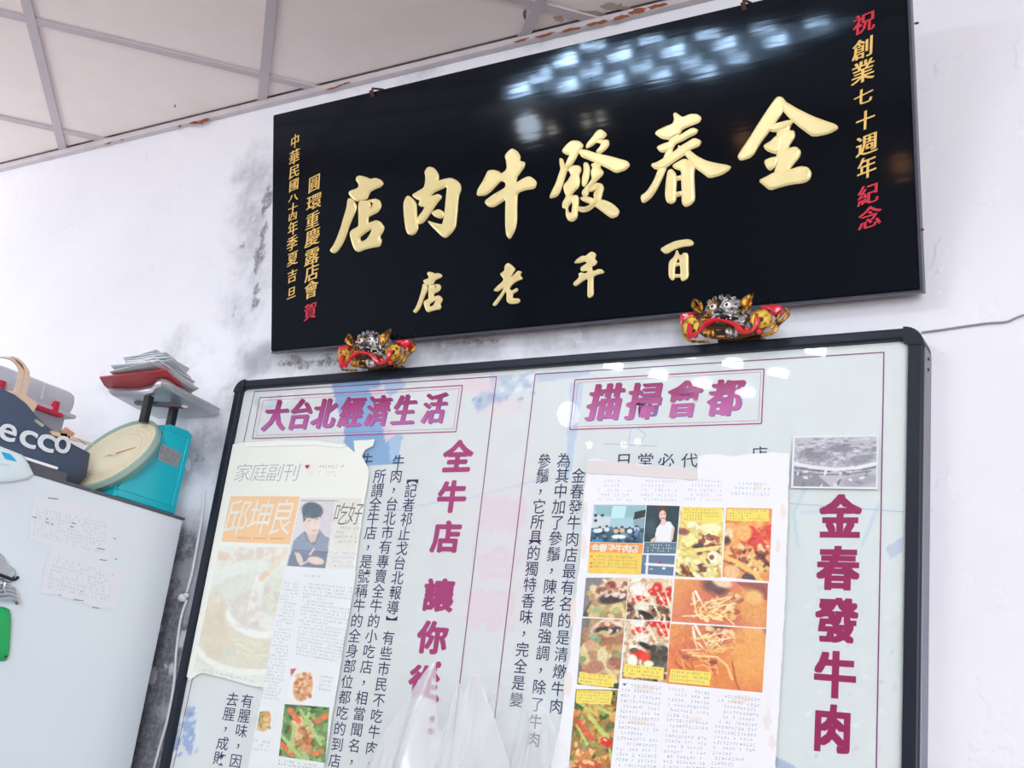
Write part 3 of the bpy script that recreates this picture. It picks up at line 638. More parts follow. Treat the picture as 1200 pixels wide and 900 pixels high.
bm = bmesh.new(); box(bm, (x0 + .012, -.0513, zb), (x1 - .012, -.0485, zt - .012)); bmo('glass_pane', bm, gm, brd)
MATS['clear_pane'] = gm
# ---------------------------------------------------------------- newspaper cuttings stuck on the glass
CP = YP(-.0516)
def ragged(P, amp=.7, step=7):
    rr = random.Random(3); out = []
    for i in range(len(P)):
        a = np.array(P[i], float); b = np.array(P[(i + 1) % len(P)], float); n = max(1, int(np.linalg.norm(b - a) / step))
        for k in range(n):
            q = a + (b - a) * k / n; out.append((q[0] + rr.uniform(-amp, amp), q[1] + rr.uniform(-amp, amp)))
    return out
def glyph_print(plane, s, pos, w, h, m, parent, d, name='printed_heading', **k):
    for ch, (x, y) in zip(s, pos):
        acc = ([], [], []); put(acc, plane, ch, x, y, w, h, d=d, **k); mesh(name, acc[0], acc[1], m, parent)
grey_micro = mat('grey_newsprint_ink', (176, 177, 184), .7); dark_micro = mat('dark_newsprint_ink', (150, 142, 96), .7); pale_micro = mat('pale_blue_newsprint_ink', (196, 200, 214), .7)
# --- yellowed sheet on the left
cA = thing('newspaper_page', 'yellowed newspaper page with an orange heading box and soup photo, torn at its top right', 'newspaper', tuple(CP.at(320, 660)))
A_out = [(268,521),(285,519),(310,521),(330,519),(352,517),(372,519),(392,521),(408,523),(416,530),(414,517),(439,515),(437,523),(428,527),(424,534),(430,545),(432,552),(431,565),(427,585),(424,610),(420,640),(416,668),(406,735),(395,790),(380,812),(345,810),(310,806),(290,803),(270,797),(256,792),(242,788),(232,790),(222,797),(214.6,793),(222,745),(232,690),(243,640),(250,605),(262,550)]
def inside(P):
    out = []
    for q in P:
        u, v = CP.uv(*q); out.append((max(u, x0 + bw * .85 + .0015), min(v, zt - .0225)))
    return out
flat('paper_sheet', CP, inside(ragged(A_out)), mat('yellowed_newsprint', (243, 243, 233), .75, vary=.03), cA, thick=.0004, px=False)
T1 = .0008
bm = bmesh.new(); prism(bm, [CP.pt(*CP.uv(*p), .0005) for p in ((285,519),(330,516.5),(372,517),(408,522),(400,525),(372,522),(330,523),(290,524))], tuple(CP.n * .0022)); bmo('curled_edge', bm, mat('yellowed_newsprint'), cA)
glyph_print(CP, '家庭副刊', [(285,554.4),(304,554),(322.5,554.4),(342,554)], 17, 20, mat('thin_heading_ink', (176, 180, 176), .7), cA, T1, off=-.012, sh=.12)
flat('orange_box', CP, [(270.6,581.4),(351.8,581.8),(340,638),(259.6,634.6)], mat('orange_print', (249, 206, 158), .6), cA, d=T1)
glyph_print(CP, '邱坤良', [(278,607),(305.5,607),(331,607)], 24, 40, mat('white_print', (240, 236, 226), .6), cA, T1 + .0003, off=.0, sh=.15)
micro(CP, [(280,629),(336,630),(335,633.5),(279,632.5)], 1, 22, mat('brown_print_ink', (150, 104, 80), .7), 'fine_print', cA, T1 + .0003, .85)
micro(CP, [(362,544),(407,544),(406,550),(361,550)], 1, 14, grey_micro, 'fine_print', cA, T1, .7); micro(CP, [(360,551),(400,552),(396,559),(358,558)], 2, 14, pale_micro, 'fine_print', cA, T1, .6)
flat('printed_heart', CP, [(360,550),(357.6,546),(359,544.6),(360.2,545.6),(361.6,544.4),(363,546)], mat('red_lettering'), cA, d=T1)
p = Print([(353,583),(424,584),(413,668),(335,663)], 1.2, (232, 230, 222))       # portrait photo and the block beside it
p.poly([(352,583),(393,584),(382,668),(334,665)], (228,219,222)); p.poly([(376,588),(392,588),(386,640),(372,640)], (218,208,214))
p.poly([(344,634),(350,628),(356,623),(374,620),(380,627),(386,631),(381,668),(335,668)], (128,142,164)); p.poly([(342,646),(384,648),(381,668),(336,668)], (98,112,136)); p.line([(344,645),(384,647)], 1, (70,80,100))
p.line([(357,624),(360,634),(368,638),(374,627)], 1.2, (90,104,128)); p.poly([(358,622),(374,618),(370,634),(364,636)], (222,190,176))
p.ell(365.5, 612, 9.3, 14, (237,208,194), 8); p.ell(368, 615, 6, 9, (241,216,203), 0, .9); p.ell(366, 598, 12.5, 9.5, (62,76,92), 10); p.poly([(354,598),(358,598),(358,610),(355.5,612)], (62,76,92)); p.poly([(358,603),(366,600),(364,605),(359,608)], (70,84,100)); p.poly([(374,600),(378,600),(376,608)], (74,86,100))
p.line([(361,610),(364,609.6)], .8, (130,104,98)); p.line([(370,608.6),(373,608.8)], .8, (130,104,98)); p.line([(366,622),(371,621.5)], 1, (196,140,134)); p.line([(369,610),(370,616)], .7, (210,170,155))
p.ell(351, 655, 3.5, 8, (234,202,188), -20); p.ell(370, 657, 10, 4.5, (238,206,192), 10); p.line([(363,650),(368,643)], 2, (238,206,192)); p.line([(360,658),(352,662)], 2, (238,206,192)); p.line([(346,648),(350,654)], 2, (234,202,188)); p.noise(3, 3); p.C += (np.array((238,238,230)) - p.C) * .26
p.poly([(396,583),(426,583),(420,640),(390,640)], (232,229,218)); p.line([(352,586.6),(396,587)], .8, (150,140,130)); p.build('printed_portrait', CP, cA, T1 + .0001)
glyph_print(CP, '吃好', [(400,603),(416.5,602.5)], 15, 25, mat('grey_heading_ink', (112, 116, 108), .7), cA, T1 + .0003, off=-.008, sh=.12)
micro(CP, [(392,616),(422,617),(419,638),(389,637)], 4, 9, grey_micro, 'fine_print', cA, T1 + .0003, .8); micro(CP, [(387,645),(419,647),(416,667),(384,665)], 4, 9, pale_micro, 'fine_print', cA, T1 + .0003, .8)
p = Print([(257,641),(338,641),(314,806),(226,786)], 1.0, (233, 236, 222))         # soup photo
p.scatter(60, [(230,204,190),(236,212,200),(226,198,184),(240,226,206),(214,190,180),(236,214,180)], (2, 5), (1, 2), (258,643,330,668), .7)
p.ell(262, 652, 7, 5, (230,190,162), 0, .8); p.poly([(226,788),(232,770),(240,665),(257,672),(280,664),(310,662),(345,664),(330,810)], (226,234,222))
p.ell(298, 722, 68, 66, (228,236,224), -8, .06); p.ell(297, 729, 64, 57, (216,208,182), -8, .08); p.ell(252, 735, 18, 44, (214,190,160), 12, .9, .8); p.ell(300, 694, 52, 24, (222,226,208), -10, .4, .8)
p.scatter(70, [(214,196,176),(200,186,172),(226,214,196),(206,180,160),(226,220,200)], (2, 5), (1, 2), (262,690,330,730), .5); p.scatter(30, [(212,184,150),(220,196,160),(206,176,146)], (3, 8), (1, 2), (238,700,270,770), .3)
p.ell(296, 727, 33, 19, (244,246,240), 22, .12); p.ell(297, 722, 29, 15, (214,206,196), 22, .2); p.ell(312, 728, 16, 9, (232,232,226), 30, .4); p.scatter(26, [(226,210,196),(214,200,188),(236,222,210)], (2, 4.5), (1, 2), (276,706,306,736), .6)
for k in range(14): a = k * .45; p.line([(272 + 4 * k % 30 + 10 * math.cos(a), 756 + 8 * math.sin(a)), (290 + 16 * math.cos(a + .4), 760 + 10 * math.sin(a + .6)), (306 + 8 * math.cos(a), 764 + 9 * math.sin(a))], 2, (236,230,192) if k % 2 else (210,204,160), .6)
p.line([(293,716),(303,678),(312,676)], 8, (240,238,230), .8); p.line([(302,706),(307,680)], 8, (238,236,226), .9); p.line([(308,676),(322,662),(338,642)], 6.5, (238,216,184), .95); p.line([(306,678),(312,672)], 7, (222,186,140), .7)
p.line([(231,760),(240,772),(256,781),(280,787),(312,788)], 7, (242,242,228)); p.ell(268, 764, 8, 5, (196,214,186), 0, .9, .7); p.scatter(14, [(200,176,160),(186,170,160)], (1.5, 3), (1, 2), (250,690,330,720), .4); p.noise(4, 3); p.C += (np.array((240,241,230)) - p.C) * .42; p.build('printed_soup_photo', CP, cA, T1)
micro(CP, [(238,783),(300,797),(299,801),(237,787)], 1, 24, grey_micro, 'fine_print', cA, T1 + .0003, .8)
# --- narrow column sheet overlapping it
cB = thing('newspaper_column', 'narrow white newspaper column with dish photos near its foot, over the yellowed page', 'newspaper', tuple(CP.at(350, 780)))
B2 = CP.off(.0016)
flat('paper_sheet', B2, ragged([(334.5,663),(360,665),(418,669),(412,705),(403,755),(394,812),(380,900),(374,930),(286,930),(292,893),(300,850),(312,790),(322,725)], .4), mat('white_newsprint', (236, 239, 238), .75, vary=.02), cB, thick=.0004)
micro(B2, [(358,673),(388,675),(387,679),(357,677)], 1, 8, grey_micro, 'fine_print', cB, T1, .8)
micro(B2, [(333,681),(352,683),(328,822),(306,819)], 36, 8, grey_micro, 'fine_print', cB, T1, .9); micro(B2, [(357,682),(414,688),(401,778),(346,768)], 22, 20, grey_micro, 'fine_print', cB, T1, .9)
micro(B2, [(376,790),(391,792),(387,812),(373,810)], 4, 6, grey_micro, 'fine_print', cB, T1); micro(B2, [(298,865),(318,868),(314,882),(296,880)], 3, 8, grey_micro, 'fine_print', cB, T1); micro(B2, [(327,889),(378,897),(377,904),(326,897)], 2, 16, dark_micro, 'fine_print', cB, T1)
p = Print([(341,779),(374,782),(368,829),(336,825)], 1.3, (238, 238, 236)); p.ell(354, 806, 15, 20, (244,242,236), 15); p.ell(355, 805, 11, 17, (226,168,124), 15, .2); p.scatter(70, [(240,196,150),(214,140,96),(236,214,180),(222,160,120),(200,120,90)], (1, 2.4), (1, 2), (347,790,364,820), .8); p.poly([(340,784),(348,783),(341,793)], (206,110,112)); p.build('printed_dish_photo', B2, cB, T1)
p = Print([(333.6,825),(386,829),(381,894),(326.7,886)], 1.3, (120, 150, 96)); p.scatter(90, [(116,150,88),(150,180,110),(70,104,64),(190,204,140),(96,134,70)], (1.5, 4), (1, 3)); p.scatter(60, [(206,140,90),(224,176,130),(180,110,70),(236,200,160)], (2, 4), (1, 2), (340,838,366,880), .9)
for a, b, c, e in ((372,845,384,838),(340,832,350,845),(330,872,342,884),(368,884,376,880)): p.line([(a,b),(c,e)], 6, (232,130,84))
for a, b, c, e in ((352,832,376,872),(345,850,340,880),(330,862,356,892),(362,836,356,850)): p.line([(a,b),(c,e)], 4, (182,208,130))
p.noise(8, 2); p.build('printed_vegetable_photo', B2, cB, T1)
p = Print([(306,826),(323,829),(316,862),(300,858)], 1.3, (238, 240, 238)); p.ell(309, 845, 8, 12, (222,168,110), 10); p.ell(306, 840, 5, 6, (120,150,80), 10); p.scatter(20, [(226,150,90),(150,170,100),(236,200,150)], (1, 2), (1, 2), (303,835,316,855)); p.build('printed_side_dish_photo', B2, cB, T1)
# --- magazine page on the right
cC = thing('magazine_page', 'magazine page with a grid of colour food photos, on the right half of the board', 'magazine page', tuple(CP.at(790, 720)))
C_out = [(689,539),(700,537),(712,541),(735,543),(760,545),(790,547),(817,550),(819,534),(840,532.5),(860,535),(880,531),(905,530),(925,531),(924,570),(922,640),(920,700),(917,760),(913,830),(908,900),(905,930),(640,930),(650,880),(657,850),(663,800),(668,765),(675,700),(681,640),(684,590),(686,560)]
flat('paper_sheet', CP, ragged(C_out, .9), mat('white_magazine_paper', (241, 239, 242), .6, vary=.02), cC, thick=.0004)
bm = bmesh.new(); prism(bm, [CP.pt(*CP.uv(*q), .0004) for q in ragged([(688,540),(712,540.5),(760,546),(816,549),(818,563),(780,560),(730,557),(687,555)], .5)], tuple(CP.n * .0018)); bmo('folded_edge', bm, mat('fold_underside', (226, 216, 214), .7), cC)
st_m = mat('brown_water_stain', (237, 227, 220), .7)
for x, y, rx, ry in ((888,571,7,5),(686,600,3,16),(684,640,3.5,14),(917,600,3,12),(672,720,4,20),(757,806,12,5),(869,819,14,6),(665,800,5,18),(899,846,5,14),(905,870,4,10),(892,720,3,8),(912,640,3,9),(748,845,15,4),(815,843,9,3)):
    flat('water_stain', CP, [(x + rx * math.cos(a) * random.uniform(.6, 1.2), y + ry * math.sin(a) * random.uniform(.6, 1.2)) for a in np.linspace(0, math.tau, 14, endpoint=False)], st_m, cC, d=.0006)
for q, r, c in (([(701,561),(742,562),(741,589),(700,588)], 5, 11), ([(752,561),(795,562),(794,589),(750,588)], 5, 11), ([(803,560),(848,562),(846,589),(801,588)], 5, 12), ([(857,563),(904,565),(903,583),(856,581)], 3, 11)): micro(CP, q, r, c, pale_micro, 'fine_print', cC, T1, .8)
for q, r, c in (([(729,799),(776,804),(769,908),(720,906)], 17, 13), ([(784,804),(833,810),(826,910),(776,908)], 17, 13), ([(842,812),(892,818),(882,912),(832,910)], 16, 13)): micro(CP, q, r, c, grey_micro, 'fine_print', cC, T1 + .0001, .85)
flat('bullet_dot', CP, [(732 + 1.4 * math.cos(a), 802 + 1.4 * math.sin(a)) for a in np.linspace(0, 6, 8)], mat('black_frame_paint'), cC, d=T1)
INK = T1
p = Print([(696,591.5),(757.3,592),(753.5,636.5),(691.3,635)], 1.3, (170, 206, 214))    # restaurant interior
p.poly([(696,591),(757,591),(750,604),(735,607),(700,604)], (150,190,196)); p.poly([(718,593),(734,593),(732,607),(716,607)], (196,232,232)); p.poly([(694,603),(716,606),(714,620),(692,622)], (206,218,222)); p.poly([(744,600),(757,597),(756,606),(742,609)], (52,56,60)); p.poly([(742,609),(756,607),(754,636),(744,630)], (140,170,180))
for x, y in ((698,604),(706,604),(698,610)): p.ell(x, y, 2, 1.8, (50,60,70))
p.poly([(692,619),(757,619),(754,637),(691,636)], (62,98,118)); p.scatter(40, [(40,60,80),(90,120,140),(30,44,60),(120,150,160)], (1, 2.6), (1, 3), (693,620,755,636), .8)
for x, y in ((703,618),(711,617),(722,619),(729,618),(746,617),(738,619)): p.ell(x, y, 1.8, 1.7, (70,50,48)); p.ell(x, y + 3.4, 3.2, 2.6, (220,190,150) if x in (722, 729) else (226,230,232))
p.ell(700, 622, 5, 2.5, (224,230,234)); p.ell(725, 629, 8.5, 2.6, (236,244,246)); p.line([(725,631),(725,636)], 1.2, (20,30,40)); p.ell(746, 623, 2.4, 4, (110,140,190)); p.poly([(694,632),(707,632),(706,636),(693,636)], (60,140,200)); p.build('printed_interior_photo', CP, cC, INK)
p = Print([(691.3,635.4),(753.8,636.8),(750.5,673.5),(688.5,671.5)], 1.2, (246, 208, 98)); p.poly([(690,634),(755,636),(753,648.5),(690,647)], (244,160,84)); p.noise(4, 4)
p.ell(693.4, 652, 1.2, 1.2, (226,120,90)); p.ell(693, 660, 1.2, 1.2, (214,60,50)); p.ell(692.6, 664, 1.2, 1.2, (226,90,70)); p.build('printed_caption_box', CP, cC, INK)
glyph_print(CP, '金春發牛肉店', [(698,642.2),(707,642.4),(716,642.6),(725.5,642.9),(734.7,643.2),(743.8,643.5)], 8.6, 8.6, mat('white_print'), cC, INK + .0002, off=.02)
micro(CP, [(696,650),(748,652),(746,668),(694,666)], 4, 18, dark_micro, 'fine_print', cC, INK + .0002, .75)
p = Print([(757.9,592),(796.6,593),(793,635.5),(754.5,635)], 1.4, (44, 66, 72)); p.ell(763, 618, 6, 10, (66,86,92), 0, .8); p.poly([(767,635),(769,620),(775,612),(785,611),(790,618),(787,635)], (238,238,242)); p.poly([(763,632),(770,628),(768,635),(762,635)], (230,196,176)); p.line([(789,619),(787,632)], 3, (232,198,178))
p.ell(776.5, 600, 6, 7.5, (96,56,44)); p.ell(776.5, 604, 4, 6, (240,206,186)); p.line([(775,607.5),(778.5,607.5)], 1, (180,70,70)); p.ell(775, 602.5, .8, .6, (60,40,40)); p.ell(778.6, 602.5, .8, .6, (60,40,40)); p.poly([(775,609),(780,609),(780,615),(774,615)], (236,202,182)); p.build('printed_woman_photo', CP, cC, INK)
p = Print([(755.2,635.5),(793,636),(791.8,648.8),(753.8,648.3)], 1.2, (92, 120, 136)); p.build('printed_blue_caption', CP, cC, INK)
micro(CP, [(756,637),(792,638),(791,648),(755,647)], 3, 12, mat('white_print'), 'fine_print', cC, INK + .0002, .8)
p = Print([(752.6,650),(791,651),(788.7,674.7),(751,672.5)], 1.4, (102, 126, 150)); p.line([(759,650),(757.5,674)], 2.6, (240,240,240)); p.line([(757,661),(790,663)], 3, (240,240,240)); p.ell(773.5, 659, 2, 1.6, (220,50,70)); p.ell(778, 666, 2, 1.4, (236,236,240)); p.ell(763, 667, 2.5, .8, (200,206,216)); p.build('printed_map', CP, cC, INK)
YEL = (246, 222, 106)
def food(name, quad, bg, fn, caption=None, rows=3, cols=14):
    p = Print(quad, 1.25, bg); fn(p); p.C = 255 * (np.clip(p.C, 0, 255) / 255) ** .88

    if caption: p.poly(caption, YEL)
    p.build(name, CP, cC, INK)
    if caption:
        c = np.array(caption, float); m = c.mean(0); micro(CP, m + (c - m) * .9, rows, cols, dark_micro, 'fine_print', cC, INK + .0002, .85)
def f3(p):
    p.scatter(150, [(238,222,140),(228,206,110),(246,236,176),(214,180,90),(222,190,100),(250,244,200)], (2, 5), (1, 2.5)); p.scatter(36, [(120,50,40),(150,70,50),(96,44,44),(186,110,80)], (1.2, 3), (1, 2), (818,625,842,648), .9)
    p.ell(800, 623, 8, 4, (150,80,70), 10, .5); p.ell(818, 640, 7, 3, (70,60,56), -10, .4); p.poly([(798,632),(810,624),(818,634),(806,642)], (240,232,150)); p.line([(797,650),(815,645),(840,642)], 5, (236,216,120)); p.line([(793,660),(815,657),(840,655)], 5, (246,226,120))
    p.ell(836, 653, 7, 8, (250,244,210), 0, .3); p.ell(834, 653, 3, 3, (130,90,60)); p.ell(822, 666, 6, 8, (90,50,44), 0, .5); p.ell(797, 672, 6, 3, (80,90,60)); p.ell(806, 660, 2.5, 2, (70,96,60)); p.scatter(40, [(240,226,150),(250,240,190),(200,150,80),(120,60,40)], (1.4, 2.8), (2, 4), (792,656,846,677)); p.ell(833, 619, 12, 6, (246,240,180), 5, .4); p.noise(10, 2)
food('printed_noodle_photo', [(797.7,593.8),(848.6,594.9),(845,677),(791,675.9)], (228,204,120), f3, [(800,594.5),(845.5,595.5),(845,612),(799,611)], 4, 13)
def f4(p):
    p.scatter(70, [(240,150,80),(232,120,70),(246,180,110),(226,96,66)], (3, 7), (1, 2), (848,612,905,642)); p.scatter(20, [(214,56,50),(226,80,60)], (2, 6), (1, 2), (880,618,905,645)); p.ell(872, 624, 9, 10, (246,176,100), 0, .4); p.ell(854, 626, 5, 7, (244,214,160), 0, .4); p.ell(852, 634, 4, 6, (90,50,44), 0, .6); p.ell(889, 638, 10, 5, (214,70,60), 20, .5)
    p.ell(875, 655, 30, 13, (236,186,112), 25, .3); p.scatter(60, [(130,60,44),(190,90,60),(240,200,130),(226,150,90),(96,44,40),(248,220,160)], (1.2, 3), (1, 2.5), (856,640,902,672)); p.ell(892, 652, 5, 3, (90,50,50), 20); p.line([(848,652),(866,660),(884,672),(892,680)], 5, (244,190,104)); p.line([(848,657),(870,668),(882,680)], 1.5, (160,70,50)); p.ell(877, 678, 8, 6, (84,70,74), 10, .3); p.ell(858, 670, 9, 8, (240,190,130), 20, .4); p.noise(10, 2)
food('printed_rib_photo', [(851.3,594.9),(904.8,596),(901.2,681.5),(846.3,675.9)], (232,140,80), f4, [(852.5,596),(901,597),(901,611),(852,610)], 4, 13)
def bowlf(dy):
    def f(p):
        p.ell(735, 722 + dy, 52, 46, (60,64,66), 0, .1); p.poly([(680,670 + dy),(712,676 + dy),(696,696 + dy),(680,726 + dy)], (128,122,122)); p.ell(738, 722 + dy, 49, 42, (190,160,100), 0, .1)
        p.scatter(70, [(206,176,110),(184,140,84),(216,196,130),(170,120,80),(226,206,150)], (2, 5), (1, 2), (692,690 + dy,736,726 + dy)); p.ell(720, 690 + dy, 26, 13, (230,200,166), -28, .2); p.ell(720, 700 + dy, 20, 7, (64,50,50), -12, .4); p.ell(716, 686 + dy, 6, 5, (130,60,48), 0, .5); p.scatter(26, [(240,216,190),(180,110,84),(140,80,66),(250,232,210)], (1.2, 3), (1, 2.5), (700,680 + dy,734,700 + dy))
        p.ell(698, 714 + dy, 6, 4, (140,176,130), 20, .8, .6); p.ell(706, 719 + dy, 4, 3, (120,160,110), 0, .8, .6); p.ell(722, 716 + dy, 5, 3, (176,190,120)); p.noise(8, 2)
    return f
food('printed_soup_pot_photo', [(686.6,677),(736,677),(733,725),(682.7,722.5)], (150,130,100), bowlf(0))
def f8(p):
    bowlf(35)(p) if False else None
    p.poly([(676,720),(692,724),(684,760),(680,806),(672,806)], (112,112,110)); p.ell(730, 770, 46, 46, (196,160,106), 0, .1); p.ell(712, 733, 22, 9, (232,200,166), -25, .25); p.ell(712, 738, 16, 6, (62,52,54), -8, .4); p.scatter(12, [(240,216,190),(180,110,84)], (1.2, 3), (1, 2), (706,726,732,740))
    p.scatter(80, [(206,176,110),(184,130,84),(216,196,130),(190,140,110),(226,206,150),(160,100,76)], (3, 6), (1, 1.8), (684,742,730,800)); p.ell(692, 756, 7, 6, (210,160,124), 0, .3); p.ell(706, 768, 6, 9, (222,206,150), 0, .3); p.ell(718, 775, 5, 5, (160,96,80), 0, .3); p.ell(698, 781, 10, 7, (176,120,96), 0, .3); p.ell(696, 746, 7, 3, (140,176,130), 20, .5); p.ell(700, 750, 4, 3, (110,156,110)); p.ell(724, 768, 5, 3, (130,160,90)); p.ell(683, 772, 4, 3, (120,150,100)); p.noise(8, 2)
    p.poly([(714,802),(726,800),(726,810),(712,808)], (50,54,50))
food('printed_stew_photo', [(682.2,724.3),(732.5,726),(724.8,807.4),(676,802)], (170,140,100), f8, [(679,787.5),(720.5,792),(719,805.5),(677.5,800.5)], 3, 13)
def chili(dy, box_):
    def f(p):
        p.scatter(130, [(240,226,200),(226,200,160),(250,240,220),(210,170,120),(190,130,90),(236,214,170)], (1.5, 4), (1, 3), box_); p.scatter(40, [(90,60,50),(60,44,40),(130,90,70)], (1.2, 3), (1, 3), (box_[0], box_[3] - 26, box_[2], box_[3]))
        for x, y, r, s in ((752,702,8,4),(770,690,6,8),(778,702,8,8),(764,694,5,4),(783,694,4,6),(745,704,5,3)): p.ell(x, y + dy, r, s, (216,44,44), 20, .4); p.ell(x - 1, y + dy - 1, r * .4, s * .3, (246,130,110))
        for k in range(16): x = 738 + k * 3.2; p.line([(x, 690 + dy + (k * 7) % 22), (x + 6, 700 + dy + (k * 5) % 24)], 1.4, (248,238,200))
        p.ell(748, 690 + dy, 9, 8, (246,238,226), 0, .4); p.ell(752, 711 + dy, 9, 7, (240,230,206), 0, .4); p.ell(757, 720 + dy, 10, 3, (40,34,36), 25, .4); p.noise(12, 2)
    return f
food('printed_chili_photo', [(736.7,677.4),(788,678.6),(785.8,728),(733.7,725.4)], (220,190,150), chili(0, (735,678,788,728)))
def f9(p):
    chili(37, (730,727,785,800))(p); p.ell(772, 770, 12, 14, (90,76,60), 0, .5); p.scatter(30, [(60,54,48),(120,110,90),(80,70,60)], (2, 4), (1, 2), (762,758,782,782)); p.ell(748, 766, 11, 5, (220,40,36), 15, .4); p.ell(756, 770, 6, 5, (236,60,44), 0, .4); p.ell(741, 774, 6, 7, (246,242,226), 0, .3); p.ell(760, 778, 6, 4, (246,236,190), 0, .4); p.ell(743, 762, 5, 3, (96,84,60))
food('printed_pepper_tripe_photo', [(733.2,726.8),(785,729),(780.8,800),(728.4,795)], (210,180,140), f9, [(732,778),(778,782.5),(777,797),(731,792)], 3, 14)
def ging(dy):
    def f(p):
        p.ell(800, 690 + dy, 40, 20, (240,170,84), -20, .9, .8); p.ell(836, 712 + dy, 44, 34, (214,110,78), 10, .8, .8); p.ell(838, 688 + dy, 16, 9, (104,70,66), 20, .6); p.ell(846, 682 + dy, 12, 6, (246,208,170), 20, .5); p.poly([(862,682 + dy),(900,684 + dy),(899,704 + dy),(878,694 + dy)], (150,86,76))
        p.ell(880, 712 + dy, 16, 24, (226,150,84), -30, .5); p.ell(884, 700 + dy, 10, 8, (240,184,110), 0, .6); p.scatter(40, [(236,190,130),(200,100,70),(246,210,150),(180,90,70)], (1.5, 3.5), (1, 2), (826,696 + dy,868,726 + dy))
        for k in range(34):
            a = RNG.uniform(-.9, .9); x = RNG.uniform(806, 850); y = RNG.uniform(706, 726) + dy; L = RNG.uniform(8, 18); p.line([(x, y), (x + L * math.cos(a), y + L * math.sin(a))], 1.5, (248,226,150) if k % 3 else (226,170,90))
        for q in ([(826,706),(858,699)], [(830,712),(862,707)], [(800,722),(822,721)], [(811,700),(818,722)], [(820,702),(828,716)]): p.line([(x, y + dy) for x, y in q], 1.6, (246,214,170))
        p.line([(815,693 + dy),(820,703 + dy)], 2.6, (252,246,230)); p.line([(812,695 + dy),(815,708 + dy)], 2, (250,238,200)); p.noise(6, 3)
    return f
food('printed_ginger_soup_photo', [(790.8,678.3),(900,683.3),(898,735.8),(786.7,728.3)], (222,130,90), ging(0))
def f10(p):
    ging(40)(p); p.ell(850, 790, 60, 26, (226,128,66), 0, .8); p.ell(880, 770, 24, 30, (236,158,84), 0, .8)
    for k in range(22): x = 790 + RNG.uniform(0, 50); y = 762 + RNG.uniform(0, 20); a = RNG.uniform(-.4, 1.4); p.line([(x, y), (x + 16 * math.cos(a), y + 16 * math.sin(a))], 1.4, (244,180,110) if k % 2 else (190,80,50))
    p.line([(812,768),(840,770),(852,780),(858,796)], 2.4, (248,206,130)); p.line([(858,776),(862,798),(866,808)], 2, (176,84,56)); p.ell(836, 776, 5, 3, (150,70,56)); p.ell(804, 770, 5, 3, (160,90,70)); p.noise(5, 3)
food('printed_red_broth_photo', [(785.8,730.8),(898,737),(893.3,811.7),(780.8,800.8)], (226,120,74), f10, [(785.5,784),(833.5,788),(831.5,803.5),(784,799)], 3, 15)
def f11(p):
    p.scatter(110, [(206,130,60),(180,100,50),(226,160,90),(150,90,50),(60,90,44),(110,130,60)], (2, 5), (1, 2)); p.scatter(40, [(40,70,40),(90,120,60),(150,170,90)], (1.5, 3), (1, 3))
    for a, b, c, e, w in ((690,838,712,866,5),(676,850,688,872,3),(700,828,718,838,4),(712,860,716,890,3),(676,822,700,838,3),(690,836,684,826,3)): p.line([(a,b),(c,e)], w, (188,196,96))
    p.line([(678,846),(694,866)], 6, (220,90,64)); p.ell(711, 870, 8, 5, (214,40,32), 30, .3); p.ell(709, 867, 2.5, 1.2, (250,190,170), 30); p.line([(672,840),(684,856)], 4, (210,80,60)); p.ell(682, 886, 10, 8, (206,128,66), 0, .4); p.ell(690, 896, 16, 6, (190,80,44), 0, .4); p.scatter(20, [(240,190,130),(230,160,100)], (1, 2.4), (1, 2), (672,872,712,900)); p.noise(12, 2)
food('printed_stir_fry_photo', [(674.8,807.6),(724.3,808.5),(713,925),(664,925)], (150,120,60), f11, [(676,808.5),(718,810),(715.5,826),(675,824)], 4, 13)
# --- black and white photograph
pp = thing('old_photograph', 'small black and white photograph of a round market building, at the board\'s upper right', 'photograph', tuple(CP.at(979, 541)))
flat('photo_card', CP, [(929.5,511),(1029.5,509.5),(1028.5,573.5),(927,572)], mat('photo_card_edge', (226, 230, 234), .5), pp, thick=.001)
p = Print([(931.5,513),(1027.5,511.6),(1026.5,571),(929.5,570)], 1.3, (176, 174, 182)); p.noise(16, 2); p.noise(14, 5)
p.poly([(930,511),(1028,511),(1028,524),(930,526)], (200,198,204), .6)
for k in range(150):
    x = RNG.uniform(931, 1026); y = RNG.uniform(513, 544); c = RNG.choice([120, 148, 206, 222]); p.line([(x, y), (x + RNG.uniform(3, 9), y - RNG.uniform(-1, 1.4))], RNG.uniform(.8, 2), (c, c - 2, c + 6), .75)
p.ell(956, 534, 18, 6, (134,130,142), 5, .6, .7); p.ell(984, 525, 14, 5, (128,124,138), 0, .6, .7); p.ell(1010, 538, 16, 5, (140,138,148), -10, .6, .7)
p.line([(931,543),(950,547),(978,550),(1005,548),(1027,543)], 4, (226,226,230)); p.line([(931,548),(952,551),(978,553.5),(1008,551),(1027,547)], 1.4, (96,94,108)); p.poly([(930,552),(955,554),(975,570),(930,570)], (146,142,152)); p.poly([(955,554),(1027,550),(1027,571),(975,571)], (192,190,196))
p.ell(1008, 563, 22, 7, (166,163,172), -8, .5); p.line([(956,556),(990,556),(1020,552)], 2, (136,132,146)); p.scatter(26, [(226,226,230),(120,118,130)], (.8, 1.8), (1, 3), (932,552,1024,569)); p.build('photo_image', CP, pp, .0011)
